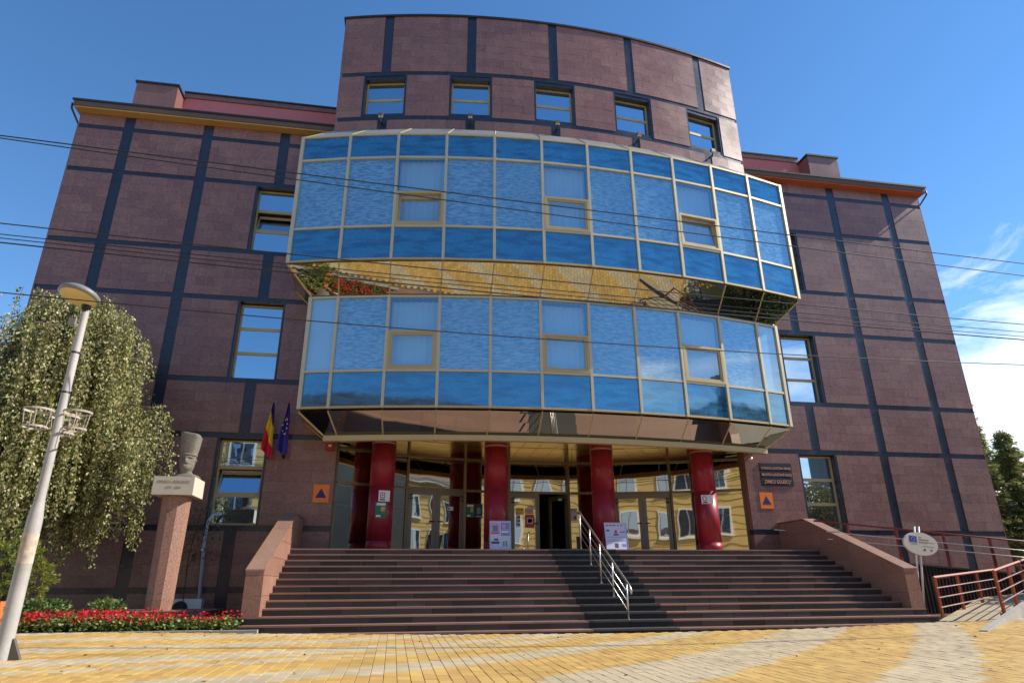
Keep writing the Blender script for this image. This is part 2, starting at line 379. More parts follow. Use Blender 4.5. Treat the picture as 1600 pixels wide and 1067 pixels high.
def window(O, U, Nn, w_, z0, z1, rows, opened=None, fm=None, gm=None, fr=.055, recess=.0):
    fm = fm or ALU; gm = gm or WING
    mb = MB(); hs = (z1-z0)
    mb.lbox(O, U, Nn, 0, fr, 0, .07, z0, z1); mb.lbox(O, U, Nn, w_-fr, w_, 0, .07, z0, z1)
    zb = [z0+hs*r for r in rows]
    for z in zb: mb.lbox(O, U, Nn, fr, w_-fr, .003, .067, max(z0, z-.05), min(z1, z+.05))
    wo = mb.build('window', fm, LB)
    for i in range(len(zb)-1):
        a, b = zb[i]+.045, zb[i+1]-.045; q = MB()
        P = lambda u, d, z: (O[0]+U[0]*u+Nn[0]*d, O[1]+U[1]*u+Nn[1]*d, z)
        if opened == i:   # sash tilted in at the top
            s2 = MB(); t = .22
            for u0, u1 in ((fr, fr+.05), (w_-fr-.05, w_-fr)):
                s2.hexa([P(u0, .02, a), P(u1, .02, a), P(u1, .06, a), P(u0, .06, a), P(u0, .02+t, b-.08), P(u1, .02+t, b-.08), P(u1, .06+t, b-.08), P(u0, .06+t, b-.08)])
            s2.lbox(O, U, Nn, fr+.05, w_-fr-.05, .02, .06, a, a+.05); s2.lbox(O, U, Nn, fr+.05, w_-fr-.05, .02+t, .06+t, b-.13, b-.08)
            so = s2.build('sash', fm, wo)
            q.plate([P(fr+.04, .035, a+.03), P(w_-fr-.04, .035, a+.03), P(w_-fr-.04, .035+t, b-.1), P(fr+.04, .035+t, b-.1)], .006)
            q.build('pane', gm, wo)
            k = MB(); k.lbox(O, U, Nn, fr, w_-fr, .30, .32, a, b); k.build('curtain', CURT, wo)
        else:
            q.lbox(O, U, Nn, fr-.01, w_-fr+.01, .028, .036, a-.01, b+.01); q.build('pane', gm, wo)
    return wo
ZT = 16.24
for s in (-1, 1):
    X = lambda o: AX+s*o
    OUT, V1, V2, V3, IN = 16.12, 14.55, 12.0, 9.42, 6.1
    # wall core with plain back volume
    rows = [(ZT, H[0])]+[(H[i], H[i+1]) for i in range(7)]+[(H[7], -.3)]
    for r, (zt, zb) in enumerate(rows):
        z1 = zt-(HT if r else 0); z0 = zb+(HT if r < 8 else 0)
        inn = 6.68 if zt <= 5.4 else IN
        field(X(OUT), X(V1+VT), z0, z1); field(X(V1-VT), X(V2+VT), z0, z1)
        if r in (2, 4, 6):      # window rows
            wl, wr = V3+.66+.07, V3-.66-.07
            field(X(V2-VT), X(wl), z0, z1); field(X(wr), X(inn), z0, z1)
            band(X(wl), X(wl-.07), z0, z1, YF+.022, .40); band(X(wr), X(wr+.07), z0, z1, YF+.022, .40)
            a, b = sorted((X(V3+.66), X(V3-.66)))
            window((a, YF+.25), (1, 0), (0, 1), b-a, z0+.02, z1-.02, (0, .34, .67, 1), opened=(1 if s < 0 and r in (2, 6) else None))
        else:
            field(X(V2-VT), X(V3+VT), z0, z1); field(X(V3-VT), X(inn), z0, z1)
            band(X(V3+VT), X(V3-VT), z0, z1)
    for i, z in enumerate(H):
        inn = 6.68 if z < 5.2 else IN
        for a, b in ((OUT, V1+VT), (V1-VT, V2+VT), (V2-VT, inn)): band(X(a), X(b), z-HT, z+HT)
    for v_ in (V1, V2): band(X(v_+VT), X(v_-VT), -.3, ZT)
    mb = MB(); a, b = sorted((X(OUT-.004), X(6.7)))
    wl, wr = sorted((X(V3+.70), X(V3-.70)))
    mb.box(a, b, YF+.62, YF+13, -.5, 16.2)
    for z0, z1 in ((-.5, H[6]), (H[5], H[4]), (H[3], H[2]), (H[1], 16.2)): mb.box(a, b, YF+.23, YF+.62, z0, z1)
    for z0, z1 in ((H[6], H[5]), (H[4], H[3]), (H[2], H[1])): mb.box(a, wl, YF+.23, YF+.62, z0, z1); mb.box(wr, b, YF+.23, YF+.62, z0, z1)
    mb.build('wing_wall', GRB, LB)
    # outer corner strip so the slabs end on a clean arris
    mb = MB(); a, b = sorted((X(OUT), X(OUT+.03))); mb.box(a, b, YF-.001, YF+13, -.3, ZT); mb.build('wing_side', GR, LB)
    # eaves: soffit, fascia, gutter
    a, b = sorted((X(OUT+.14), X(6.9))); mb = MB(); mb.box(a, b, YF-.29, YF+.5, ZT-.02, ZT+.03); mb.build('eaves_soffit', YEL if s < 0 else ORG, LB)
    a2, b2 = sorted((X(OUT+.17), X(6.9))); mb = MB(); mb.box(a2, b2, YF-.32, YF+12, ZT+.032, ZT+.25); mb.build('eaves_fascia', FAS, LB)
    a3, b3 = sorted((X(OUT+.21), X(6.9))); mb = MB(); mb.box(a3, b3, YF-.36, YF-.321, ZT+.215, ZT+.29); mb.box(a3, b3, YF-.32, YF+12.1, ZT+.252, ZT+.30); mb.build('gutter', GUT, LB)
    mb = MB(); xo = X(OUT+.20); xw = X(OUT+.07)
    mb.tube([(xo, YF-.30, ZT+.1), (xo, YF-.28, ZT-.08), (xw, YF+.12, ZT-.45), (xw, YF+.12, -.1)], .035, 8); mb.build('downpipe', GUT, LB, smooth=True)
# rooftop blocks and set-back pink walls
mb = MB(); mb.box(-10.45, -9.0, 21.5, 24.0, 16.3, 18.72); mb.box(-10.5, -8.95, 21.45, 24.05, 18.72, 18.80, 1); mb.build('roof_block', [GR, GUT], LB)
mb = MB(); mb.box(17.05, 18.5, 21.5, 24.0, 16.3, 18.72); mb.box(17.0, 18.55, 21.45, 24.05, 18.72, 18.80, 1); mb.build('roof_block', [GR, GUT], LB)
for a, b in ((-9.0, -2.6), (12.2, 17.05)):
    mb = MB(); mb.box(a, b, 22.2, 26, 16.3, 18.795); mb.build('roof_wall', PINK, LB)
    mb = MB(); mb.box(a, b, 22.15, 26, 18.80, 19.00); mb.box(a, b, 22.10, 26, 19.0, 19.06, 1); mb.build('roof_fascia', [GR, GUT], LB)
# -------- drum above the bay
RAD = 30.
def arcY(o, b): return b+RAD-math.sqrt(RAD*RAD-o*o)
def arcN(o): return (-o/RAD, math.sqrt(1-(o/RAD)**2))     # inward normal (points into the building)
def arcP(o, b, d=0.):
    n_ = arcN(o); return (AX+o+n_[0]*d, arcY(o, b)+n_[1]*d)
DB = 18.22
def arc_slab(o0, o1, z0, z1, d0=0., dep=.24, out=None, g=.0018):
    a, b = arcP(o0+g, DB, d0), arcP(o1-g, DB, d0); c, d = arcP(o1-g, DB, dep), arcP(o0+g, DB, dep)
    P = [(*a, z0+g), (*b, z0+g), (*c, z0+g), (*d, z0+g), (*a, z1-g), (*b, z1-g), (*c, z1-g), (*d, z1-g)]
    if out is None: SL.append(P)
    else: out.hexa(P)
def arc_field(o0, o1, z0, z1):
    if o1-o0 < .04: return
    nx, nz = max(1, round((o1-o0)/.6)), max(1, round((z1-z0)/.31))
    for j in range(nz):
        sh = .5 if (j % 2 and nx > 1) else 0
        ed = [o0]+[o0+(o1-o0)*(i+sh)/nx for i in range(0 if sh else 1, nx)]+[o1]
        for a, b in zip(ed[:-1], ed[1:]): arc_slab(a, b, z0+(z1-z0)*j/nz, z0+(z1-z0)*(j+1)/nz, random.uniform(-.002, .002))
def arc_band(o0, o1, z0, z1, dep=.24):
    mb = MB(); n = max(1, round((o1-o0)/.75))
    for i in range(n): arc_slab(o0+(o1-o0)*i/n, o0+(o1-o0)*(i+1)/n, z0, z1, .022, dep, mb, .0015)
    mb.build('granite_band', GRD, LB)
DE = 7.62
vb = [-6, -3, 0, 3, 6]
for z0, z1 in ((18.17, 20.72), (15.6, 16.06)):
    ed = [-DE]+[q for v_ in vb for q in (v_-.16, v_+.16)]+[DE]
    for a, b in zip(ed[0::2], ed[1::2]): arc_field(a, b, z0, z1)
    for v_ in vb: arc_band(v_-.16, v_+.16, z0, z1)
arc_band(-DE, DE, 18.0, 18.17); arc_band(-DE, DE, 16.06, 16.23)
ed = [-DE]+[q for v_ in vb for q in (v_-.75, v_+.75)]+[DE]
for a, b in zip(ed[0::2], ed[1::2]): arc_field(a, b, 16.23, 18.0)
for v_ in vb:
    arc_band(v_-.75, v_-.68, 16.23, 18.0, .42); arc_band(v_+.68, v_+.75, 16.23, 18.0, .42)
    p0, p1 = arcP(v_-.68, DB, .24), arcP(v_+.68, DB, .24); U = Vector((p1[0]-p0[0], p1[1]-p0[1])); Lw = U.length; U /= Lw
    window(p0, U, (-U[1], U[0]), Lw, 16.36, 17.86, (0, .5, 1))
    mb = MB(); mb.lbox(p0, U, (-U[1], U[0]), 0, Lw, -.2, .05, 16.232, 16.36); mb.build('window_sill', GRD, LB); mb = MB(); mb.lbox(p0, U, (-U[1], U[0]), 0, Lw, -.2, .05, 17.86, 17.998); mb.build('window_lintel', GRD, LB)
arcpts = [arcP(-DE+2*DE*i/24, DB, .23) for i in range(25)]
mb = MB(); mb.vprism(arcpts+[(AX+DE-.1, 30), (AX-DE+.1, 30)], 18.0, 20.70); mb.vprism(arcpts+[(AX+DE-.1, 30), (AX-DE+.1, 30)], 14.9, 16.23)
back = [arcP(-DE+2*DE*i/24, DB, .52) for i in range(25)]; mb.vprism(back+[(AX+DE-.1, 30), (AX-DE+.1, 30)], 16.23, 18.0)
mb.build('drum_wall', GRB, LB)
for s in (-1, 1):
    mb = MB(); a, b = sorted((AX+s*DE, AX+s*(DE-.1))); mb.box(a, b, arcY(DE, DB)+.002, 30, 15.0, 20.72); mb.build('drum_side', GR, LB)
mb = MB(); o_ = [arcP(-DE-.05+2*(DE+.05)*i/24, DB, -.05) for i in range(25)]; mb.vprism(o_+[(AX+DE+.05, 30), (AX-DE-.05, 30)], 20.72, 20.80); mb.build('coping', GUT, LB)
# small floodlights on the drum
for k, v_ in enumerate(vb):
    p = arcP(v_, DB, -.02); n_ = arcN(v_); U = (n_[1], -n_[0])
    lab = ['leftmost', 'second from left', 'middle', 'second from right', 'rightmost'][k]
    t = thing('floodlight', (p[0], p[1], 15.9), f'small floodlight above the glass bay, {lab} of five', 'floodlight', 'floodlights under the top windows')
    mb = MB(); mb.lbox(p, U, n_, -.02, .02, -.2, .03, 15.86, 15.9); mb.lbox(p, U, n_, -.015, .015, -.26, -.2, 15.8, 15.98); mb.build('bracket', GUT, t)
    mb = MB(); mb.lbox(p, U, n_, -.08, .08, -.31, -.2, 15.98, 16.10); mb.build('lamp_body', ALUD, t)
    mb = MB(); mb.lbox(p, U, n_, -.065, .065, -.29, -.22, 15.955, 15.978); mb.build('lens', WHT, t)
# -------- glass bay, upper and lower storeys
ND = [(k-5.5)*1.53 for k in range(12)]; NL = [-7.72]+ND[1:-1]+[7.72]; NT = [-7.0, -6.62, -5.30, -3.81, -2.29, -.765, .765, 2.29, 3.81, 5.30, 6.62, 7.0]
BU, BLO, BT = 17.22, 17.97, 18.56
def nodes_of(offs, b): return [(AX+o, arcY(o, b)) for o in offs]
def storey(P, zt, zb, rails, winrow, wz, tag_):
    n = len(P)
    for k, p in enumerate(P):
        o = p[0]-AX; n_ = arcN(o); U = (n_[1], -n_[0]); mb = MB(); r = .042 if 0 < k < n-1 else .055
        mb.lbox(p, U, n_, -r, r, -.05, .12, zb, zt); mb.build('mullion', ALUL, LB)
    lev = [zt]+rails+[zb]
    for z in lev:
        mb = MB()
        for a, b in zip(P[:-1], P[1:]):
            U = Vector((b[0]-a[0], b[1]-a[1])); Ls = U.length; U /= Ls
            h = .035 if z in rails else .06
            mb.lbox(a, U, (-U[1], U[0]), .043, Ls-.043, -.036, .09, max(zb+.001, z-h), min(zt-.001, z+h))
        mb.build('transom', ALUL if z in rails or z == zt else ALU, LB)
    for i, (a, b) in enumerate(zip(P[:-1], P[1:])):
        U = Vector((b[0]-a[0], b[1]-a[1])); Ls = U.length; U /= Ls; Nn = (-U[1], U[0])
        for j in range(len(lev)-1):
            z1, z0 = lev[j], lev[j+1]; q = MB(); mid = (j == winrow)
            tilt = random.uniform(-.004, .004)
            if mid and i in (2, 5, 8):
                q.lbox(a, U, Nn, .02, Ls-.02, .01+tilt, .02+tilt, wz+.03, z1-.02); q.build('glass_pane', VIS, LB)
                op = (tag_ == 'u' and i in (2, 8))
                fo = MB(); zz0, zz1 = z0+.035, wz+.03; fr = .075
                for u0, u1, q0, q1 in ((.043, .043+fr, zz0, zz1), (Ls-.043-fr, Ls-.043, zz0, zz1), (.043+fr, Ls-.043-fr, zz0, zz0+fr), (.043+fr, Ls-.043-fr, zz1-fr, zz1)): fo.lbox(a, U, Nn, u0, u1, -.055, .12, q0, q1)
                wo = fo.build('bay_window', ALU, LB)
                g = MB(); Pq = lambda u, d, z: (a[0]+U[0]*u+Nn[0]*d, a[1]+U[1]*u+Nn[1]*d, z)
                t = .13 if op else 0.; u0, u1 = .043+fr, Ls-.043-fr; za, zbb = zz0+fr, zz1-fr-(.05 if op else 0)
                g.plate([Pq(u0, .01, za), Pq(u1, .01, za), Pq(u1, .01+t, zbb), Pq(u0, .01+t, zbb)], .006); g.build('pane', VIS, wo)
                for c0, c1 in ((u0, u0+.06), (u1-.06, u1)):
                    f2 = MB(); f2.hexa([Pq(c0, -.03, za), Pq(c1, -.03, za), Pq(c1, .03, za), Pq(c0, .03, za), Pq(c0, -.03+t, zbb), Pq(c1, -.03+t, zbb), Pq(c1, .03+t, zbb), Pq(c0, .03+t, zbb)]); f2.build('sash_stile', ALU, wo)
                for z_, tt in ((za, 0.), (zbb-.06, t)):
                    f2 = MB(); f2.lbox(a, U, Nn, u0+.06, u1-.06, -.03+tt, .03+tt, z_, z_+.06); f2.build('sash_rail', ALU, wo)
                cu = MB(); nseg = 28
                pts = [(.05+(Ls-.1)*k/nseg, .24+.02*math.sin(k*1.9+i)) for k in range(nseg+1)]; b0 = len(cu.v)
                for u, d in pts: cu.v += [Pq(u, d, z0), Pq(u, d, z1)]
                for k in range(nseg): cu.face([2*k, 2*k+2, 2*k+3, 2*k+1])
                cu.build('curtain', CURT, LB, smooth=True, fixn=False)
            else:
                q.lbox(a, U, Nn, .02, Ls-.02, .01+tilt, .02+tilt, z0+.02, z1-.02); q.build('glass_pane', VIS if mid else SPAN, LB)
                if mid:
                    q = MB(); q.lbox(a, U, Nn, .0, Ls, .07, .074, z0, z1); q.build('blind', BLIND if not (tag_ == 'l' and i in (0, 10)) else CURT, LB)
    # floor plates closing the storey
    back = [(P[-1][0]-.05, YF+1), (P[0][0]+.05, YF+1)]
    ins = [(x+(-.06 if x > AX else .06)*min(1, abs(x-AX)/8), y+.14) for x, y in P]
    mb = MB(); mb.vprism(ins+back, zt-.12, zt-.05); mb.vprism(ins+back, zb+.05, zb+.12); mb.build('floor_slab', GRB, LB)
    mb = MB(); mb.box(P[0][0]+.3, P[-1][0]-.3, YF+.6, YF+.7, zb+.1, zt-.1); mb.build('inner_wall', mat('inner_plaster', (.3, .3, .32), .9), LB)
    for p, sgn in ((P[0], -1), (P[-1], 1)):
        mb = MB(); x0, x1 = sorted((p[0], p[0]-sgn*.02)); mb.box(x0, x1, p[1]+.1, YF, zb+.02, zt-.02); mb.build('side_pane', SPAN, LB)
ZUT, ZUB, ZLT, ZLB, ZTB = 14.70, 10.13, 9.30, 5.78, 4.98
PU, PLo, PT = nodes_of(ND, BU), nodes_of(NL, BLO), nodes_of(NT, BT)
storey(PU, ZUT, ZUB, [13.78, 11.28], 1, 12.47, 'u')
storey(PLo, ZLT, ZLB, [6.90], 0, 8.11, 'l')
def slope(PA, za, PBn, zb, m_, nm='glass_pane'):
    for i in range(len(PA)-1):
        A, B, C, D = (*PA[i], za), (*PA[i+1], za), (*PBn[i+1], zb), (*PBn[i], zb)
        q = MB(); q.plate([A, B, C, D], .012); q.build(nm, m_, LB)
    for i in range(len(PA)):
        q = MB(); q.tube([(*PA[i], za), (*PBn[i], zb)], .034, 4); q.build('mullion', ALU, LB)
i_ = .03
sh = lambda P, d: [(x, y+d) for x, y in P]
slope(sh(PU, .0), ZUB-.05, sh(PLo, .015), ZLT+.04, MIR)
slope(sh(PLo, .0), ZLB-.07, sh(PT, .09), ZTB+.15, MIR)
slope(nodes_of([max(-7.58, min(7.58, o*.93)) for o in ND], DB-.01), ZUT+.95, sh(PU, .02), ZUT, mat('cap_metal', (.30, .29, .26), .45, metal=.3, stain=.1), 'cap_panel')
# sloping ends of the two soffits
for sgn, k in ((-1, 0), (1, -1)):
    for (Pa, za, Pb, zb) in ((PU, ZUB-.06, PLo, ZLT+.06), (PLo, ZLB-.07, PT, ZTB+.15)):
        q = MB(); A, B = (Pa[k][0], Pa[k][1]+.06, za), (Pb[k][0], Pb[k][1]+.04, zb); C, D = (Pb[k][0], YF-.01, zb), (Pa[k][0], YF-.01, za)
        q.plate([A, B, C, D], .012); q.build('glass_pane', MIR, LB)
        q = MB(); q.tube([A, D], .03, 4); q.tube([B, C], .03, 4); q.tube([D, C], .03, 4); q.build('end_trim', ALU, LB)
# beige beam under the lower tray and the entrance ceiling behind it
mb = MB()
for a, b in zip(PT[:-1], PT[1:]):
    U = Vector((b[0]-a[0], b[1]-a[1])); Ls = U.length; U /= Ls; mb.lbox(a, U, (-U[1], U[0]), -.005, Ls+.005, -.03, .16, ZTB-.02, ZTB+.14)
mb.build('canopy_beam', ALU, LB)
mb = MB(); mb.vprism([(x, y+.17) for x, y in PT]+[(PT[-1][0], YF+.2), (PT[0][0], YF+.2)], 5.55, 5.62)
mb.box(AX-6.68, AX+6.68, YF+.21, 23.2, 5.55, 5.62); mb.build('ceiling_backing', GRB, LB)
CEI = mat('ceiling_panel', (.92, .74, .38), .28, tone=.05, metal=.85)
mb = MB()
for x in np.arange(AX-6.6, AX+6.5, .6):
    for y in np.arange(18.9, 23.0, .6): mb.box(x+.008, x+.592, y+.008, y+.592, 5.515, 5.548)
mb.build('ceiling_panel', CEI, LB, kind='stuff')
# entrance glass: shallow concave arc behind the columns
RG = 14.
def gY(o): return 22.3-(RG-math.sqrt(RG*RG-o*o))
def gP(o): return (AX+o, gY(o))
go = [-6.66, -5.6, -4.48, -2.57, -1.04, 1.04, 2.57, 4.48, 5.6, 6.66]
door_seg = (2, 4, 6); LZ = 1.93; DT = 3.93
for k, o in enumerate(go):
    p = gP(o); n_ = (-o/RG*-1, 0); mb = MB(); mb.box(p[0]-.04, p[0]+.04, p[1]-.06, p[1]+.06, LZ, 5.52); mb.build('mullion', ALUD, LB)
for i, (a, b) in enumerate(zip(go[:-1], go[1:])):
    A, B = gP(a), gP(b); U = Vector((B[0]-A[0], B[1]-A[1])); Ls = U.length; U /= Ls; Nn = (-U[1], U[0])
    for z in (DT+.04, 5.0):
        mb = MB(); mb.lbox(A, U, Nn, .041, Ls-.041, -.05, .05, z-.04, z+.04); mb.build('transom', ALUD, LB)
    for z0, z1 in ((DT+.08, 4.96), (5.04, 5.5)):
        mb = MB(); mb.lbox(A, U, Nn, .03, Ls-.03, -.005, .005, z0-.005, z1+.005); mb.build('glass_pane', ENT, LB)
    if i in door_seg:
        for h in (0, 1):
            u0, u1 = .045+h*(Ls/2-.045)+(.004 if h else 0), Ls/2+h*(Ls/2-.045)-(.004 if not h else 0)
            ang = R(62) if (i == 4 and h == 1) else 0.
            # hinge on the outer stile
            hx = u0 if not h else u1; Hn = (A[0]+U[0]*hx, A[1]+U[1]*hx); sg = 1 if not h else -1
            dU = Vector((U[0]*sg, U[1]*sg)); ca, sa = math.cos(ang), math.sin(ang)
            dU = Vector((dU[0]*ca-(-Nn[0])*sa*-1*1, dU[1]*ca+Nn[1]*sa)) if ang else dU
            dU.normalize(); dN = Vector((-dU[1], dU[0])); wd = u1-u0; fr = .13; mb = MB()
            for q0, q1, z0, z1 in ((0, fr, LZ+.01, DT), (wd-fr, wd, LZ+.01, DT), (fr, wd-fr, LZ+.01, LZ+.01+.16), (fr, wd-fr, DT-.15, DT)): mb.lbox(Hn, dU, dN, q0, q1, -.03, .03, z0, z1)
            do = mb.build('door', DOORF, LB)
            mb = MB(); mb.lbox(Hn, dU, dN, fr-.01, wd-fr+.01, -.004, .004, LZ+.16, DT-.14); mb.build('pane', ENT, do)
            f = -1 if (dN[1] > 0) else 1
            mb = MB(); q = Vector((Hn[0], Hn[1]))+dU*(wd-.06)+dN*(f*.03); e = q+dN*(f*.06); g2 = e-dU*.15
            mb.tube([(*q, 2.95), (*e, 2.95), (*g2, 2.95)], .014, 6); mb.build('handle', BLK, do)
            for zz in (3.62, 3.74):
                mb = MB(); q = Vector((Hn[0], Hn[1]))+dU*.04+dN*(f*.03); e = q+dN*(f*.05); mb.tube([(*q, zz), (*e, zz), (*(e+dU*.1), zz+.04)], .018, 6); mb.build('hinge', BLK, do)
    else:
        mb = MB(); mb.lbox(A, U, Nn, .03, Ls-.03, -.005, .005, LZ+.02, DT+.005); mb.build('glass_pane', ENT, LB)
# dark hall behind the glass
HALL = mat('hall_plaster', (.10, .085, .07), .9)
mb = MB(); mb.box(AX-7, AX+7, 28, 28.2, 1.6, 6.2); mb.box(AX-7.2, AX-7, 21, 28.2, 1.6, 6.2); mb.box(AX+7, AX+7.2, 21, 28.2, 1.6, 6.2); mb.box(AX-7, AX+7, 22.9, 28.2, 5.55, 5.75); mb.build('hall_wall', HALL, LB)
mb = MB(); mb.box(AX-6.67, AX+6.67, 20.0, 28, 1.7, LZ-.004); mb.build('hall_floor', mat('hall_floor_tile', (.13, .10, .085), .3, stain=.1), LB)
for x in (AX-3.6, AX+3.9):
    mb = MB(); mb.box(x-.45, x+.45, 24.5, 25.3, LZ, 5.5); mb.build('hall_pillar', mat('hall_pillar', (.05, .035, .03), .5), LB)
# recess return walls
for s in (-1, 1):
    mb = MB(); a, b = sorted((AX+s*6.68, AX+s*6.95)); mb.box(a, b, YF+.26, 21.3, LZ-.2, 5.55); mb.build('recess_wall', GR, LB)
    mb = MB(); x = AX+s*6.675; a, b = sorted((x, x-s*.01)); mb.box(a, b, YF+.27, 21.2, H[6]-HT, H[6]+HT); mb.build('granite_band', GRD, LB)
# columns
CORE = mat('column_joint', (.30, .12, .12), .7)
for o in (-5.27, -1.75, 1.75, 5.25):
    c = (AX+o, 20.55); mb = MB(); mb.lathe([(.355, LZ), (.355, 5.54)], c, 32); co = mb.build('column', CORE, LB, smooth=True)
    zs = [LZ, 2.25, 3.85, 5.12]; nq = 5
    for z0, z1 in zip(zs[:-1], zs[1:]):
        for q in range(nq):
            a0 = 2*math.pi*q/nq+.5; a1 = a0+2*math.pi/nq-.022; mb = MB()
            mb.lathe([(.352, z0+.004), (.37, z0+.004), (.37, z1-.004), (.352, z1-.004)], c, 8, a0=a0, a1=a1); p_ = mb.build('cladding_panel', RED, co)
            p_.data.polygons.foreach_set('use_smooth', [i // 8 == 1 for i in range(24)])
    mb = MB(); mb.lathe([(.37, 5.13), (.385, 5.14), (.385, 5.17), (.37, 5.18)], c, 32); mb.build('collar', mat('collar_pink', (.45, .25, .22), .4), co, smooth=True)
    mb = MB(); mb.lathe([(.37, 5.19), (.37, 5.53)], c, 32); mb.build('capital', RED, co, smooth=True)
# granite slabs: the 300 that show largest are pieces, the rest one mesh
def parea(P):
    p = [pix(*q) for q in (P[0], P[1], P[5], P[4])]; a = 0
    if any(q[0] < 5 or q[0] > 1595 for q in p): return 0
    for i in range(4): a += p[i][0]*p[(i+1) % 4][1]-p[(i+1) % 4][0]*p[i][1]
    cx = P[0][0]-AX; cz = P[0][2]
    if P[0][1] > 19.9 and abs(cx) < 8.5 and cz > 5.5: return 0
    if P[0][1] > 19.9 and cx < -9.6 and cz < 8: return abs(a)*.2
    return abs(a)/2
SL.sort(key=parea, reverse=True)
WALL = [o for o in bpy.data.objects if o.name.startswith('wing_wall')]; DRUM = bpy.data.objects['drum_wall']
sm = MB()
for k, P in enumerate(SL):
    if k < 300:
        q = MB(); q.hexa(P, skip=(4,)); par = DRUM if P[0][1] < 19.9 else (WALL[0] if P[0][0] < AX else WALL[1])
        q.build('granite_slab', GR, par, fixn=False)
    else: sm.hexa(P, skip=(4,))
sm.build('granite_cladding', GR, LB, fixn=False, kind='stuff')

# ------------------------------------------------------------------ stairs
Y0, TR, RI, ZS = 14.37, .33, .15, .13
ST = thing('entrance_stairs', (AX, Y0, 0), 'wide dark granite entrance stairs between two sloping parapets', 'stairs')
XL, XR = -2.66, 12.36
for i in range(13):
    y = Y0+i*TR; z = ZS+i*RI; y1 = y+TR if i < 12 else 22.35
    x0, x1 = (-3.1, 12.72) if i < 3 else (XL, XR)
    if i == 0: x0, x1 = -2.75, 12.72
    if i == 1: x0, x1 = -2.95, 12.75
    mb = MB(); mb.box(x0+.01, x1-.01, y+.02, y1+.02, -.4 if i < 3 else z-.3, z-.035); so = mb.build('step', mat('step_mortar', (.26, .21, .17), .9), ST)
    for a, b, mt in ((x0, 4.2, TRD), (4.2, 6.1, TRDD), (6.1, x1, TRD)):
        n = max(1, round((b-a)/1.25)); mb = MB()
        for k in range(n):
            mb.box(a+(b-a)*k/n+.002, a+(b-a)*(k+1)/n-.002, y-.012+random.uniform(-.002, .002)-(.006 if mt is TRDD else 0), y1-.001, z-.034, z+random.uniform(-.0015, .0015)+(.006 if mt is TRDD else 0))
        mb.build('tread', mt, so)
    ris = MB(); cuts = [x0]; x = x0+random.uniform(.3, .9)
    while x < 4.0: cuts.append(x); x += random.choice((.6, .9, .9, 1.0, .9))
    cuts += [4.2, 5.12, 6.1]; x = 6.1+random.uniform(.4, .9)
    while x < x1-.25: cuts.append(x); x += random.choice((.6, .75, .9, .75))
    cuts.append(x1)
    for a, b in zip(cuts[:-1], cuts[1:]):
        q = MB(); cm = 4.2 <= (a+b)/2 <= 6.1
        q.box(a+.004, b-.004, y+random.uniform(-.003, .003), y+.03, z-RI-(.12 if i == 0 else .0), z-.0345); q.build('riser_slab', RISD if cm else RIS, so)
mb = MB(); mb.box(-2.6, 12.3, 18.5, 20.5, .2, 1.85); mb.build('landing_core', GRB, ST)
